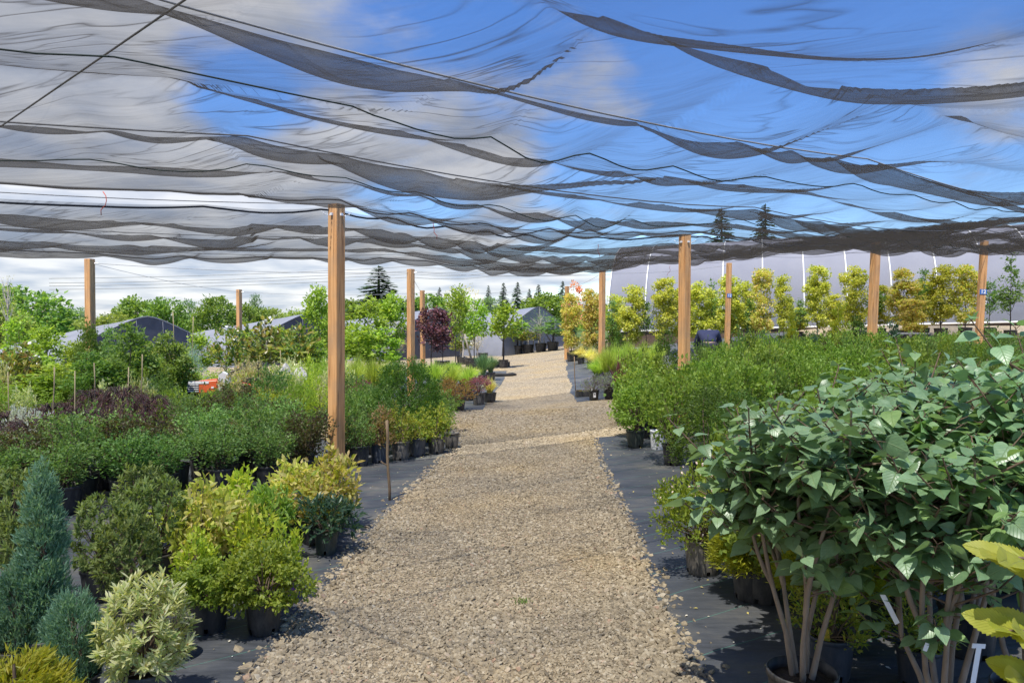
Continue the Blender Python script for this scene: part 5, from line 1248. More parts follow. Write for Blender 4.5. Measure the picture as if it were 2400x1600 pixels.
# --- far pots and trees by the road
for n, px in enumerate([1163, 1188, 1213, 1238, 1268, 1296]):
    place(['lollipop', 'magnolia', 'lollipop', 'magnolia', 'weepslim', 'treeslim'][n], px, 43.5 - n * .3, [800, 745, 752, 770, 728, 742][n], ['stub of a tree in the leftmost big black pot', 'small lime tree in the second big black pot', 'small lime tree in the third big black pot before the hoop house', 'low bush in the fourth big black pot', 'airy weeping tree in front of the grey gable', 'slim tree in the last big black pot beside the post'][n],
          'tree', 'trees in large black pots along the gravel road', name='potted_tree', w=60 if n < 4 else 95, potspec=(.34, .50, 'pot'), soil=False)
for n, px in enumerate([1172, 1200, 1225, 1250, 1275, 1190, 1238, 1262]):
    stake(px, 43, 794 - n % 3 * 3, f'short pale peg behind the big black pots, {ORD[n]} of the pegs', 'palebark', .035, name='wooden_peg', cat='peg')
for n, (px, D) in enumerate([(1105, 31), (1130, 37), (1037, 29)]):
    x, y = at(px, D); e = empty('plant_pot', (x, y, gz(x, y)), ['black pot with a leaning pale trunk at the gravel edge', 'black pot under the low shrub by the gravel road', 'black pot in front of the purple tree'][n], 'pot', 'black pots near the gravel road'); pm, sm = pot(.30, .36, 'pot'); po = obj('pot', pm, e); obj('soil', sm, po)
    if n == 0: MB().tube([(0, 0, .3), (-.25, 0, 1.2), (-.5, .1, 2.6)], [.05, .04, .02], 6).build('trunk', M['palebark'], e, True)
# --- rear right bed: grasses, lavender, phormium
for n, (px, D, top) in enumerate([(1362, 27, 812), (1385, 24.5, 815), (1350, 29, 818), (1400, 22.8, 822)]):
    place('grassgold', px, D, top, ['golden straw grass left of the second row post', 'large golden straw grass at the foot of the post', 'small golden grass by the slim post', 'golden grass just right of the gravel beside green blades'][n], 'grass', 'golden grasses right of the gravel', name='potted_grass', r=.5, potspec=(.14, .22, 'pot'), soil=False)
n = 0
for (px, D, top) in [(1425, 18.2, 815), (1460, 18.4, 812), (1440, 20, 806), (1480, 19.4, 806), (1500, 18.4, 815), (1470, 21.5, 800), (1510, 21, 800), (1535, 19.5, 808), (1415, 20.5, 815), (1400, 19.3, 838), (1540, 22, 800)]:
    place('grassg', px, D, top, f'tall green grass right of the path, {ORD[n]} counted from the front left', 'grass', 'tall green grasses in the rear right bed', name='potted_grass', w=85, potspec=(.13, .22, 'pot'), soil=False); n += 1
for n, (px, D, top) in enumerate([(1392, 15.75, 882), (1428, 15.8, 880), (1425, 17, 875), (1470, 16.6, 872), (1492, 17.2, 872)]):
    e = place('lavender', px, D, top, ['potted lavender with white price label, left front one', 'potted lavender second from left behind red leaves', 'lavender behind the two front pots', 'lavender behind the red phormium', 'lavender half hidden by the green shrubs'][n], 'lavender', 'potted lavenders', name='potted_lavender', w=78, potspec=(.115, .215, 'pot'), soil=False, rz=0)
    if n == 0:
        MB().box((.005, -.108, .11), (.05, .004, .10)).build('price_label', M['white'], e); MB().box((.005, -.111, .13), (.03, .002, .035)).build('print', M['greyink'], e)
        obj('plant_tag', tagmesh, e, (-.05, -.1, .2), (1.8, 1, 1))
place('phorm', 1452, 15.4, 825, 'dark red spiky phormium in a ribbed black pot at the gravel edge', 'phormium', name='potted_phormium', w=110, potspec=(.105, .20, 'pot'))
# --- near right mat
place('spirea', 1650, 4.92, 1090, 'yellow green spirea with pale flower tips in a large dusty pot', w=235, potspec=(.128, .235, 'pot_dusty'), wtag=True)
place('spirea', 1600, 6.3, 1150, 'smaller spirea half hidden behind the flowering one', w=120, potspec=(.11, .2, 'pot_blue'))
place('ninebark', 1790, 4.42, 1165, 'bright green lobed leaf shrub in black pot right of the spirea', w=230, potspec=(.125, .24, 'pot'))
place('ninebark', 1890, 4.9, 1120, 'bright green shrub behind the lilac stems, left one', w=200, potspec=(.125, .24, 'pot'))
place('uprightbox', 1650, 7.6, 905, 'upright fine leaved boxwood column behind the flowering spirea', w=170, potspec=(.13, .22, 'pot'))
place('uprightbox', 1735, 7.2, 930, 'upright fine leaved boxwood column partly behind lilac leaves', w=150, potspec=(.13, .22, 'pot'))
place('uprightbox', 1700, 8.4, 905, 'rear upright boxwood column between the others', w=140, potspec=(.13, .22, 'pot'))
place('bright', 1578, 8.75, 862, 'bright green viburnum in plain black pot beside the white bucket', w=150, potspec=(.125, .235, 'pot'))
place('bright', 1490, 9.95, 900, 'bright green viburnum in dark green pot at the mat corner', w=125, potspec=(.128, .235, 'pot_green'))
rng = np.random.default_rng(31); n = 0
for row in range(6):
    for q in range(11):
        p = np.array([2.2, 9.6]) + U * .62 * q + Vv * .60 * row + np.array([-.02, .0]) + rng.normal(size=2) * .05 + np.array([.30 * (row % 2), -.0]) - U * .3 * row * .0
        p = p + np.array([.34, .1]) * row * .55
        D = p[1]; px = 1200 + F * p[0] / D
        if px > 2480 or px < 1475 or (px < 1660 and D < 10.3) or (1556 < px < 1625 and D > 11.2): continue
        k = ['bright', 'bright', 'azalea', 'bright', 'ninebark', 'bright', 'bright'][(q * 3 + row * 2) % 7]
        place(k, xy=(float(p[0]), float(p[1])), h=1.03 + .12 * rng.normal() + .012 * q, r=.36 + .05 * rng.random(), label=f'bright green leafy shrub, {ORD[q]} from the path in the {ORD[row]} row on the right', group='rows of bright green shrubs on the right', potspec=(.14, .24, 'pot'), soil=False); n += 1
rng = np.random.default_rng(33)
for row in range(3):
    for q in range(8):
        p = np.array([2.3, 6.0]) + U * .6 * q + Vv * np.array([.6]) * row + np.array([.55, -.1]) * row + rng.normal(size=2) * .05
        D = p[1]; px = 1200 + F * p[0] / D
        if px < 1800 or px > 2500: continue
        place('bright', xy=(float(p[0]), float(p[1])), h=1.0 + .06 * rng.normal(), r=.38, label=f'bright green shrub behind the lilacs, {ORD[q]} from left in {ORD[row]} row', group='bright green shrubs just behind the lilacs', potspec=(.14, .24, 'pot'), soil=False)
rng = np.random.default_rng(35); n = 0
for row, D in enumerate([13.0, 14.4, 15.9, 17.6, 19.6]):
    px = 1650 + 28 * (row % 2); q = 0
    while px < 2470:
        Dd = D + rng.normal() * .2 + (px - 1650) / 820 * 1.2
        if not (1625 < px < 1715 and D > 14) and not (row == 0 and px < 1900 and q % 2):
            k = ['azalea', 'azdark', 'ninebark', 'bright', 'greencarpet', 'azalea', 'bronze', 'azalea', 'bright'][int(rng.integers(0, 9))]
            place(k, px, Dd, 806 - row * 5 + rng.normal() * 9, f'mixed green shrub beyond the bright rows, {ORD[q]} from left in the {ORD[row]} mixed row', 'shrub', 'mixed shrubs filling the far right bed', w=900 / D * (1 + .2 * rng.random()), potspec=(.14, .24, 'pot'), soil=False)
        q += 1; px += 980 / D
# further right bed
for k, px, D, top, w, nm, cat, lb in [('boxcone', 1560, 13.2, 765, 80, 'potted_conifer', 'conifer', 'dark boxwood cone just left of the cedar post'), ('goldspire', 1855, 17, 728, 44, 'potted_conifer', 'conifer', 'narrow golden cypress spire, left one of two'), ('goldspire', 1966, 17.5, 715, 60, 'potted_conifer', 'conifer', 'golden cypress spire standing left of the tall post'),
                                   ('greenspire', 1942, 18, 780, 60, 'potted_conifer', 'conifer', 'green upright conifer between the two golden spires'), ('bluespire', 1908, 14.2, 788, 46, 'potted_conifer', 'conifer', 'narrow blue green conifer in front of the red brown bench'), ('bluespire', 2026, 15.5, 775, 44, 'potted_conifer', 'conifer', 'narrow dark conifer at the foot of the tall post'), ('bluespire', 2090, 16.4, 760, 56, 'potted_conifer', 'conifer', 'dark blue conifer right of the tall post'),
                                   ('greenspire', 2010, 17.4, 740, 70, 'potted_conifer', 'conifer', 'green upright conifer directly before the tall post'), ('azdark', 1745, 15.5, 778, 90, 'potted_shrub', 'shrub', 'dark green shrub right of the slim post'), ('azdark', 1800, 16, 782, 90, 'potted_shrub', 'shrub', 'dark green shrub in front of the grey bench'),
                                   ('azalea', 1835, 13.5, 795, 70, 'potted_shrub', 'shrub', 'pale olive hanging shrub left of the narrow blue conifer'), ('grassg', 1700, 14.4, 800, 110, 'potted_grass', 'grass', 'blue green feathery grass in front of the stooping person'), ('bluespire', 1755, 15, 780, 36, 'potted_conifer', 'conifer', 'small dark conifer right of the slim post'),
                                   ('azalea', 2150, 16, 790, 120, 'potted_shrub', 'shrub', 'rounded green shrub under the orange maple'), ('azalea', 2230, 16.5, 782, 130, 'potted_shrub', 'shrub', 'rounded green shrub left of the numbered post'), ('azdark', 2330, 15.5, 775, 140, 'potted_shrub', 'shrub', 'green shrub at the right edge below the slender tree'),
                                   ('azdark', 1645, 14.6, 805, 70, 'potted_shrub', 'shrub', 'green shrub just in front of the stooping person, left'), ('azalea', 2395, 15.8, 780, 120, 'potted_shrub', 'shrub', 'green shrub cut by the right edge')]:
    place(k, px, D, top, lb, cat, 'mixed plants in the rear right bed', name=nm, w=w, potspec=(.15, .25, 'pot'), soil=False)
# maple row in front of the tunnel
MT = 'maples and slim trees in front of the tunnel'
maples = [('redtree', 1345, 31, 655, 60, 'red leaved tree between the two posts at the gravel road'), ('mapleor', 1340, 29, 690, 62, 'orange yellow maple right beside the slim post'), ('mapleor', 1386, 28, 678, 62, 'orange yellow maple directly behind the second row post'),
          ('maple', 1480, 27, 668, 80, 'yellow maple, first full one right of the second row post'), ('maple', 1558, 26.5, 650, 80, 'yellow green maple just left of the tall shrub side post'), ('maple', 1640, 26, 662, 80, 'yellow maple right of the post above the stooping person'), ('maple', 1712, 25.8, 645, 84, 'yellow maple behind the slim signed post'),
          ('mapleor', 1788, 25.2, 628, 68, 'tallest yellow maple with orange top in the row'), ('maple', 1836, 25.6, 645, 52, 'small yellow maple leaning on the tallest one'), ('maple', 1915, 24.8, 622, 72, 'slim yellow maple standing free with bare tunnel on both sides'), ('maple', 2000, 24.4, 625, 80, 'yellow green maple crossing behind the tall post'),
          ('mapleor', 2118, 23.8, 632, 84, 'orange tinged maple right of the tall post'), ('maple', 2205, 23.4, 622, 84, 'broad yellow maple left of the numbered post'), ('mapleor', 2262, 23.2, 622, 76, 'orange brown maple beside the numbered post'), ('mapleor', 2140, 22.5, 700, 70, 'low orange maple in front of its taller neighbour')]
maples += [('maple', 1440, 28.2, 690, 60, 'yellow maple half hidden between the second row post and the first full maple'), ('maple', 1600, 27.2, 672, 66, 'yellow maple directly behind the cedar post in the shrubs'), ('maple', 1675, 27.4, 690, 60, 'low yellow maple above the stooping person'), ('maple', 1752, 26.4, 660, 56, 'small yellow maple between signed post and tallest maple'),
           ('maple', 1955, 25.6, 690, 60, 'low yellow maple behind the golden spire'), ('maple', 2062, 24.8, 668, 60, 'low yellow maple just behind the right side of the tall post'), ('maple', 2160, 24.6, 655, 60, 'yellow maple between orange and broad maples'), ('maple', 1870, 26.4, 720, 56, 'low yellow maple left of the free standing one')]
for k, px, D, top, w, lb in maples: place(k, px, D, top, lb, 'maple' if 'tree' not in k else 'tree', MT, name='potted_tree', w=w * .88, potspec=(.2, .34, 'pot'), soil=False)
for k, px, D, top, w, lb in [('treeslim', 1435, 27.5, 690, 44, 'slim grey green tree left of the first full yellow maple'), ('treeslim', 1515, 27, 690, 40, 'slim green tree between the first two full maples'), ('treeslim', 1668, 26.5, 655, 44, 'slim green tree behind the stooping person'), ('treeslim', 1755, 26, 690, 36, 'slim green tree left of the tallest maple'),
                           ('treeslim', 1875, 25.6, 690, 40, 'slim green tree left of the free standing maple'), ('treeslim', 2050, 24.5, 640, 50, 'slim green tree right behind the tall post'), ('treeslim', 2165, 24, 615, 44, 'slim green tree between the orange and broad maples'), ('treeslim', 2318, 23.5, 640, 56, 'dark green tree just right of the numbered post'), ('treeslim', 2368, 22.5, 592, 66, 'tall slender green tree near the right edge')]:
    place(k, px, D, top, lb, 'tree', MT, name='potted_tree', w=w, potspec=(.18, .32, 'pot'), soil=False)
for n, (px, D, top) in enumerate([(1372, 30, 790), (1450, 27.5, 780), (1420, 28.5, 790)]):
    place('azalea', px, D, top, ['leafy green shrub at the gravel road behind golden grass', 'leafy green shrub under the first full maple', 'small leafy shrub behind the second row post'][n], 'shrub', 'low shrubs under the maples', w=60, soil=False)
# ------------------------------------------------------------------ lilacs (hero plants)
def lilac(key, seed, nst, H, spread, nleaf, lean=(0, 0), low=.5):
    rng = np.random.default_rng(seed); mb = MB(); P = []; A = []; Nn = []; S = []; tw = MB(); pet = []
    ng = 3 + nst // 4; gang = [(gi * 6.283 / ng + rng.random() * .8) for gi in range(ng)]
    fork = [np.array([math.cos(q) * spread * .30, math.sin(q) * spread * .30, H * (.20 + .20 * rng.random())]) for q in gang]
    for gi in range(ng):
        b = np.array([math.cos(gang[gi]), math.sin(gang[gi]), 0]) * .035; f_ = fork[gi]
        P_ = np.stack([b, b * .5 + f_ * .5 + rng.normal(size=3) * .012, f_]); mb.tube(P_, [.0135, .011, .009], 8, False)
    for i in range(nst):
        gi = i % ng; a = gang[gi] + rng.normal() * .55; b = fork[gi]
        tip = np.array([math.cos(a) * spread * (.22 + .72 * rng.random()) + lean[0], math.sin(a) * spread * (.35 + .75 * rng.random()) + lean[1], H * (.70 + .30 * rng.random())])
        m1 = b + (tip - b) * np.array([.30, .30, .33]) + rng.normal(size=3) * .035; m2 = b + (tip - b) * np.array([.7, .7, .66]) + rng.normal(size=3) * .04
        ts = np.linspace(0, 1, 9)[:, None]; pts = b * (1 - ts) ** 3 + 3 * m1 * ts * (1 - ts) ** 2 + 3 * m2 * ts ** 2 * (1 - ts) + tip * ts ** 3
        mb.tube(pts, np.linspace(.0085 + .004 * rng.random(), .0035, 9), 7, False)
        shoots = [(pts, .58)]
        for k in range(17):
            t0 = (low - .15 if k > 3 else low - .45) + (1.1 - low) * rng.random(); t0 = min(.93, max(.06, t0)); q = pts[int(t0 * 8)]; aa = rng.random() * 6.28
            e_ = q + np.array([math.cos(aa) * .26, math.sin(aa) * .26, .08 + .20 * rng.random()]) * (.5 + .7 * rng.random())
            sp = np.stack([q, q * .5 + e_ * .5 + np.array([math.cos(aa), math.sin(aa), -.4]) * .03, e_]); tw.tube(sp, [.005, .0035, .0025], 5, False)
            shoots.append((np.stack([sp[0] * (1 - u) ** 2 + 2 * sp[1] * u * (1 - u) + sp[2] * u * u for u in np.linspace(0, 1, 9)]), .22))
        for si, (sp, st) in enumerate(shoots):
            n = 8 if si == 0 else int(rng.integers(4, 7)); us = st + (1 - st) * (np.arange(n) + .8) / n
            for j, u in enumerate(us):
                f = u * 8; i0 = min(7, int(f)); p = sp[i0] * (1 - (f - i0)) + sp[i0 + 1] * (f - i0)
                ph = (j % 2) * math.pi / 2 + rng.normal() * .4
                for s_ in (0, math.pi):
                    d = np.array([math.cos(ph + s_), math.sin(ph + s_), .25 + .6 * (j == n - 1) + rng.normal() * .2])
                    d /= np.linalg.norm(d); pl = p + d * .025; tw.tube([p, pl], .0015, 3, False)
                    P.append(pl); A.append(d * np.array([1, 1, .7]) + np.array([0, 0, .15 - .95 * rng.random()])); Nn.append(np.array([d[0] * .45, d[1] * .45, .9]) + rng.normal(size=3) * .38); S.append((.050 + .046 * rng.random()) * (1 - .3 * (j == n - 1)))
    V, Fs = leaves(np.array(P), np.array(A), np.array(Nn), np.array(S), .84, 'heart')
    parts = [('stems', mb.mesh('stems', M['lilacbark'], True)), ('twigs', tw.mesh('twigs', M['twig'], True)), ('foliage', mk('foliage', V, [Fs], M['lf_lilac'], True, uv=leafuv(len(P), 'heart')))]
    ARCH[key] = (H, spread, [parts])
lilac('lilac_a', 41, 10, 1.16, .40, 330, (-.02, .0), .56); lilac('lilac_b', 42, 12, 1.2, .46, 430, (0, .05), .52); lilac('lilac_c', 43, 11, 1.25, .42, 400, (.0, 0), .5); lilac('lilac_d', 44, 8, 1.2, .45, 360, (0, 0), .45); lilac('lilac_e', 45, 8, 1.2, .45, 360, (0, 0), .45)
for k, x, y, h, lb in [('lilac_a', 1.18, 2.98, 1.36, 'lilac at the mat edge, first from the path, pot at the bottom edge'), ('lilac_b', 1.60, 2.72, 1.38, 'large lilac with many tan stems and a long white tag'), ('lilac_c', 2.02, 2.85, 1.56, 'tall lilac at the right picture edge'), ('lilac_d', 1.62, 3.75, 1.40, 'lilac behind the first one, above the golden conifers'), ('lilac_e', 2.3, 3.7, 1.46, 'rear lilac beyond the tall right edge one'), ('lilac_d', 2.95, 3.9, 1.45, 'lilac showing a few leaves at the right picture edge, farthest right')]:
    h0, r0, vs = ARCH[k]; e = empty('potted_lilac', (x, y, .006), lb, 'lilac', 'blue green leaved lilacs in the right foreground', rz=0 if 'farthest' not in lb else 2.)
    pm, sm = pot(.14, .25, 'pot'); po = obj('pot', pm, e); obj('soil', sm, po)
    s = (h - .21) / h0
    for pn, me in vs[0]: obj(pn, me, e, (0, 0, .21), (1, 1, s))
    if k == 'lilac_b':
        tg = MB(); tg.box((0, 0, 0), (.020, .0012, .17)); t = tg.build('hanging_tag', M['white'], e); t.location = (-.02, -.22, .47); t.rotation_euler = (R(4), R(6), R(8))
        MB().box((0, 0, 0), (.05, .002, .016)).build('tag_loop', M['white'], t).location = (0, .002, .088)
        MB().box((.001, -.0012, -.05), (.007, .001, .018)).build('barcode', M['greyink'], t)
        t2 = MB().box((0, 0, 0), (.018, .0012, .13)).build('hanging_tag', M['white'], e); t2.location = (-.20, -.0, .60); t2.rotation_euler = (R(5), R(-28), R(-5))
        t3 = MB().box((0, 0, 0), (.016, .0012, .03)).build('hanging_tag', M['white'], e); t3.location = (-.12, -.1, .50); t3.rotation_euler = (0, R(20), 0)
# golden conifers and small pots between lilac stems
place('goldthread', xy=(1.78, 4.1), h=.60, r=.34, label='golden thread cypress seen between the lilac stems, left one', cat='conifer', group='golden cypresses behind the lilac stems', name='potted_conifer', potspec=(.12, .2, 'pot'))
place('goldthread', xy=(2.25, 4.2), h=.62, r=.34, label='golden thread cypress at right behind the lilac stems', cat='conifer', group='golden cypresses behind the lilac stems', name='potted_conifer', potspec=(.12, .2, 'pot'))
e = place('gulf', xy=(1.50, 3.45), h=.48, r=.20, label='fresh green feathery plant in a blue black pot with yellow label', potspec=(.105, .20, 'pot_blue'), rz=0)
t = MB().box((0, 0, 0), (.03, .0015, .09)).build('yellow_label', M['yellowtag'], e); t.location = (-.05, -.07, .21); t.rotation_euler = (R(12), R(-12), 0)
place('gulf', xy=(1.86, 3.35), h=.36, r=.16, label='small green plant in a dark pot behind the large lilac', potspec=(.10, .19, 'pot_blue'))
place('goldthread', xy=(1.45, 4.45), h=.48, r=.26, label='golden cypress low behind the first lilac', cat='conifer', group='golden cypresses behind the lilac stems', name='potted_conifer', potspec=(.12, .2, 'pot'))
for n, (x_, y_, k_) in enumerate([(1.95, 4.75, 'bright'), (2.55, 4.7, 'ninebark'), (1.62, 5.2, 'ninebark'), (2.2, 5.3, 'bright'), (2.85, 5.3, 'bright'), (3.1, 4.6, 'ninebark')]):
    place(k_, xy=(x_, y_), h=.95, r=.34, label='bright green shrub among golden cypresses behind the lilac stems, ' + ['front left', 'front middle', 'rear left', 'rear middle', 'rear right', 'front right'][n] + ' one', group='green shrubs behind the lilac stems', potspec=(.13, .22, 'pot'))
# golden elm reaching in at the right edge
def elm_tree():
    x, y = 1.13, 1.40; e = empty('golden_elm', (x, y, .006), 'golden leaved elm branch reaching in at the right edge, nearest of all plants', 'tree')
    pm, sm = pot(.15, .26, 'pot'); po = obj('pot', pm, e); obj('soil', sm, po)
    tr = MB(); tr.tube([(0, 0, .2), (.02, .01, .7), (.0, .02, 1.0), (.03, 0, 1.35)], [.014, .012, .009, .005], 7)
    br = [np.array([(0, .02, 1.12), (-.10, .0, 1.20), (-.22, -.03, 1.215)]), np.array([(0, .015, .96), (-.10, -.02, 1.07), (-.215, -.05, 1.085)]), np.array([(0, .01, .90), (-.08, .0, .97), (-.17, -.03, .985)]), np.array([(.02, 0, 1.2), (.1, .03, 1.35), (.2, .05, 1.42)])]
    rng = np.random.default_rng(77); P = []; A = []; Nn = []
    for b in br:
        tr.tube(b, [.006, .004, .002], 6)
        for j, u in enumerate(np.linspace(.25, 1, 13)):
            p = b[0] * (1 - u) ** 2 + 2 * b[1] * u * (1 - u) + b[2] * u * u; d = b[2] - b[0]; d = d / np.linalg.norm(d)
            s = np.cross(d, (0, 0, 1)) * (1 if j % 2 else -1); P.append(p); A.append(d * (.9 if u < 1 else 1.6) + s * .7 + np.array([0, 0, -.12]) + rng.normal(size=3) * .12); Nn.append(np.array([-.15, -.75, .7]) + rng.normal(size=3) * .22)
    tr.build('trunk', M['twig'], e, True)
    V, Fs = leaves(np.array(P), np.array(A), np.array(Nn), .072 + .026 * rng.random(len(P)), .60, 'elm')
    obj('foliage', mk('foliage', V, [Fs], M['lf_elm'], True, uv=leafuv(len(P), 'elm')), e)
elm_tree()
# ------------------------------------------------------------------ distant trees
n = 0
for k, px, D, top, w, lb in [('bigtree', 55, 58, 672, 230, 'round leafy tree at the far left edge behind the hoop house'), ('bigtree2', 0, 50, 700, 150, 'yellow green tree at the left edge'), ('bigtree2', 110, 66, 742, 190, 'pale green bushy tree right of the leafy tree'), ('willow', 195, 75, 722, 120, 'dark rounded tree left of the left post'), ('bigtree2', 185, 72, 745, 170, 'pale willow like tree behind the left post'),
                            ('bigtree2', 262, 72, 735, 130, 'pale green tree just right of the left post'), ('bigtree', 322, 78, 698, 130, 'leafy tree above the ridge of the left hoop house'), ('bigtree', 390, 72, 697, 110, 'bright pointed tree right of the hoop house ridge'), ('willow', 445, 74, 695, 76, 'grey green willow between two leafy trees'), ('bigtree', 508, 70, 695, 120, 'golden green leafy tree left of the rear post'),
                            ('bigtree', 585, 82, 715, 110, 'green tree right of the rear post'), ('bigtree2', 630, 86, 722, 100, 'low green tree above the second hoop house'), ('willow', 600, 95, 690, 60, 'darker tree far behind the rear post'), ('bigtree', 815, 80, 700, 130, 'dark leafy tree right of the big post'), ('bigtree', 780, 84, 715, 110, 'dark leafy tree hidden behind the big post'),
                            ('bigtree', 1280, 80, 690, 150, 'leafy trees behind the grey gable'), ('bigtree', 1000, 95, 690, 140, 'dark leafy tree behind the purple tree'), ('willow', 1150, 90, 690, 110, 'green tree behind the solitary potted tree'), ('bigtree2', 690, 92, 728, 110, 'pale tree at the end of the second hoop house')]:
    place(k, px, D, top, lb, 'tree', 'leafy trees on the horizon', name='broadleaf_tree', w=w, potspec=None)
for k, px, D, top, w, lb in [('conifer', 888, 74, 622, 200, 'huge dark conifer rising right of the big post behind the lime trees'), ('conifer', 1180, 92, 662, 60, 'dark conifer behind the solitary potted tree'), ('conifer', 1212, 84, 660, 66, 'dark pointed conifer right of the solitary potted tree'), ('conifer', 1262, 88, 666, 70, 'broad conifer above the grey gable'), ('conifer', 1318, 82, 658, 60, 'dark conifer left of the slim post'), ('conifer', 1030, 100, 672, 50, 'conifer tip behind the contorted tree'),
                        ('conifer', 1145, 100, 668, 44, 'narrow conifer far behind the lime trees'), ('conifer', 1240, 105, 676, 50, 'small conifer in the distant tree line'), ('conifer', 1690, 78, 488, 170, 'tall conifer beyond the tunnel seen through the cloth, left one'), ('conifer', 1792, 80, 478, 160, 'tall conifer beyond the tunnel seen through the cloth, right one'), ('conifer', 1085, 98, 676, 46, 'conifer tip behind the upright lime tree'), ('conifer', 960, 88, 690, 90, 'conifer behind the close pair of posts')]:
    place(k, px, D, top, lb, 'conifer', 'conifers on the horizon', name='conifer_tree', w=w, potspec=None)
for n, (z, lb) in enumerate([(7.0, 'top utility line in front of the huge conifer'), (6.6, 'second utility line in front of the huge conifer'), (6.35, 'third utility line in front of the huge conifer'), (6.05, 'lowest utility line in front of the huge conifer')]):
    cable([(-40, 64, z - 1.2), (-9, 66, z), (-2, 66.5, z + .1), (45, 70, z + 1.5)], .028, lb, 'cablelight', .2, 'utility_line', 'utility lines')
# far scrub that closes the horizon
def scrub():
    rng = np.random.default_rng(55); n = 9000; x = (rng.random(n) - .5) * 330; y = 112 + 45 * rng.random(n); h = 2.2 + 2.2 * vnoise(x * .06, y * 0 + .5, 3) + 1.2 * vnoise(x * .21, y * .1, 4)
    P = np.stack([x, y, g(x, y) + rng.random(n) ** .6 * np.maximum(h, .6)], 1)
    V, Fs = leaves(P, rdir(rng, n) + np.array([0, 0, .5]), rdir(rng, n) + np.array([0, -.6, .5]), 1.5 + rng.random(n), .7, 'rh')
    tag(obj('hedgerow', mk('hedgerow', V, [Fs], M['lf_far'])), 'far off green hedgerow closing the horizon behind the hoop houses', kind='stuff')
scrub()

# ================================================================== SKY, SUN, CAMERA
sun_dir = Vector((-.15, -.37, 1.)).normalized()
elev = math.asin(sun_dir.z); az = math.atan2(sun_dir.x, sun_dir.y)
w = bpy.data.worlds.new('World'); sc.world = w; w.use_nodes = True
nt = w.node_tree; nt.nodes.clear(); out = nt.nodes.new('ShaderNodeOutputWorld')
sky = N(nt, 'ShaderNodeTexSky'); sky.sky_type = 'NISHITA'; sky.sun_disc = False; sky.sun_elevation = elev; sky.sun_rotation = az
sky.air_density = 1.0; sky.dust_density = .1; sky.ozone_density = 4.0
tc = N(nt, 'ShaderNodeTexCoord'); sp = N(nt, 'ShaderNodeSeparateXYZ'); L(nt, tc.outputs['Generated'], sp.inputs[0])
zc = math_(nt, 'MAXIMUM', math_(nt, 'ADD', sp.outputs[2], .12), .05)
px_ = math_(nt, 'DIVIDE', sp.outputs[0], zc); py_ = math_(nt, 'DIVIDE', sp.outputs[1], zc)
cb = N(nt, 'ShaderNodeCombineXYZ'); L(nt, px_, cb.inputs[0]); L(nt, py_, cb.inputs[1])
n1 = N(nt, 'ShaderNodeTexNoise'); n1.inputs['Scale'].default_value = 1.15; n1.inputs['Detail'].default_value = 9; n1.inputs['Roughness'].default_value = .58; n1.inputs['Distortion'].default_value = .1
mpn = N(nt, 'ShaderNodeMapping'); mpn.inputs['Location'].default_value = (3.1, 1.2, 0); L(nt, cb.outputs[0], mpn.inputs[0]); L(nt, mpn.outputs[0], n1.inputs['Vector'])
bias = math_(nt, 'MULTIPLY', math_(nt, 'ADD', sp.outputs[0], .02), -.42)           # more cloud to the left
low = math_(nt, 'MULTIPLY', math_(nt, 'SUBTRACT', .16, sp.outputs[2], clamp=True), 2.0)   # pale deck near the horizon
f = math_(nt, 'ADD', math_(nt, 'ADD', n1.outputs[0], bias), low)
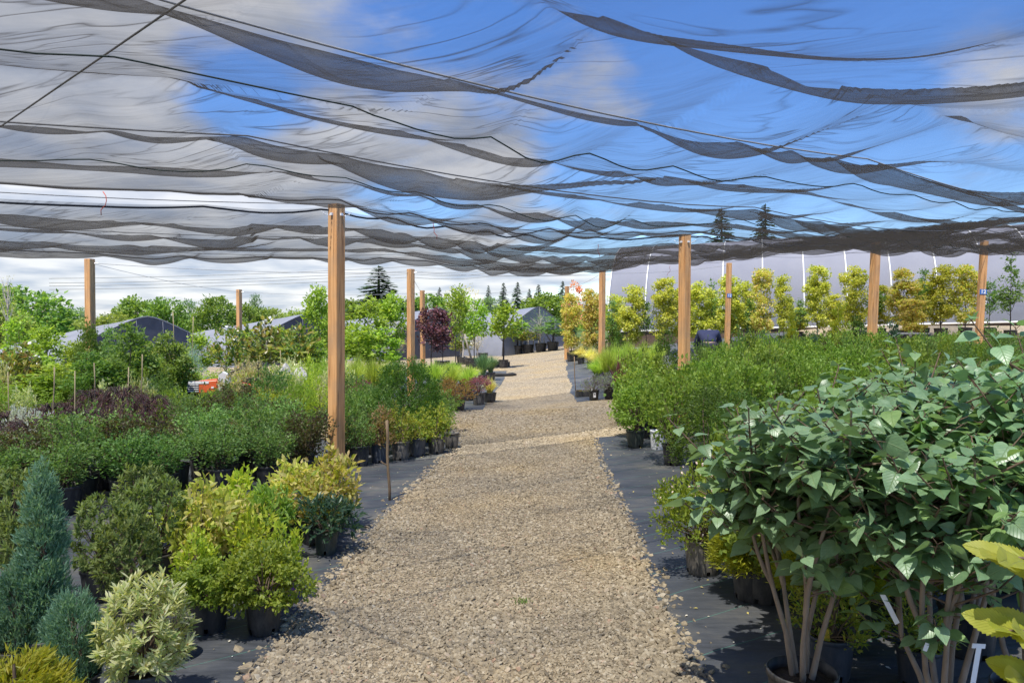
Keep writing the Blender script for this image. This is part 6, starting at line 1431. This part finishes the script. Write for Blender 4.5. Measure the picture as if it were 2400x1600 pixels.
for dx, dy, dz, s_, a_ in ((.13, .93, .32, .09, .30), (-.02, .97, .19, .07, .26), (.53, .80, .26, .10, .5), (-.50, .75, .42, .42, .30), (.02, .87, .45, .30, -.14), (-.33, .90, .27, .07, -.32), (-.60, .75, .28, .05, -.25), (.30, .86, .40, .25, -.12)):
    ds = N(nt, 'ShaderNodeVectorMath', operation='DISTANCE'); L(nt, tc.outputs['Generated'], ds.inputs[0]); v_ = Vector((dx, dy, dz)).normalized(); ds.inputs[1].default_value = v_
    q_ = math_(nt, 'POWER', math_(nt, 'DIVIDE', ds.outputs['Value'], s_), 2.)
    f = math_(nt, 'ADD', f, math_(nt, 'MULTIPLY', math_(nt, 'POWER', 2.718, math_(nt, 'MULTIPLY', q_, -1.)), a_))
cov = ramp(nt, f, [(.485, (0, 0, 0)), (.73, (1, 1, 1))], 'EASE')
n3 = N(nt, 'ShaderNodeTexNoise'); n3.inputs['Scale'].default_value = 2.2; n3.inputs['Detail'].default_value = 6; L(nt, cb.outputs[0], n3.inputs['Vector'])
CL = 3.35
shade = ramp(nt, n3.outputs[0], [(.34, (.50 * CL, .57 * CL, .72 * CL)), (.62, (1.0 * CL, 1.0 * CL, 1.02 * CL))])
fac = math_(nt, 'MULTIPLY', cov.outputs[0], .93)
hs = N(nt, 'ShaderNodeHueSaturation'); hs.inputs['Saturation'].default_value = 1.26; hs.inputs['Hue'].default_value = .512; hs.inputs['Value'].default_value = 1.0; L(nt, sky.outputs[0], hs.inputs['Color'])
cmix = mixc(nt, fac, hs.outputs[0], shade.outputs[0])
bg = N(nt, 'ShaderNodeBackground'); bg.inputs[1].default_value = .112; L(nt, cmix, bg.inputs[0]); L(nt, bg.outputs[0], out.inputs[0])
sl = bpy.data.lights.new('sun', 'SUN'); sl.energy = 3.05; sl.angle = R(.53); sl.color = (1, .955, .88)
so = bpy.data.objects.new('sun', sl); link(so); so.rotation_euler = (-sun_dir).to_track_quat('-Z', 'Y').to_euler()
cam = bpy.data.cameras.new('camera'); cam.lens = 36 * F / 2400; cam.sensor_width = 36; cam.clip_end = 2000; cam.clip_start = .05
co = bpy.data.objects.new('camera', cam); link(co); co.location = (0, 0, EYE); co.rotation_euler = (R(90) - math.atan(35 / F), 0, 0)
sc.camera = co
vs_ = sc.view_settings; vs_.view_transform = 'Standard'; vs_.look = 'None'; vs_.gamma = 1; vs_.exposure = 1.34; vs_.use_curve_mapping = False
sc.render.engine = 'CYCLES'
cy = sc.cycles; cy.use_denoising = True; cy.max_bounces = 8; cy.diffuse_bounces = 3; cy.glossy_bounces = 3; cy.transmission_bounces = 4; cy.transparent_max_bounces = 24
cy.use_adaptive_sampling = True; cy.adaptive_threshold = .015
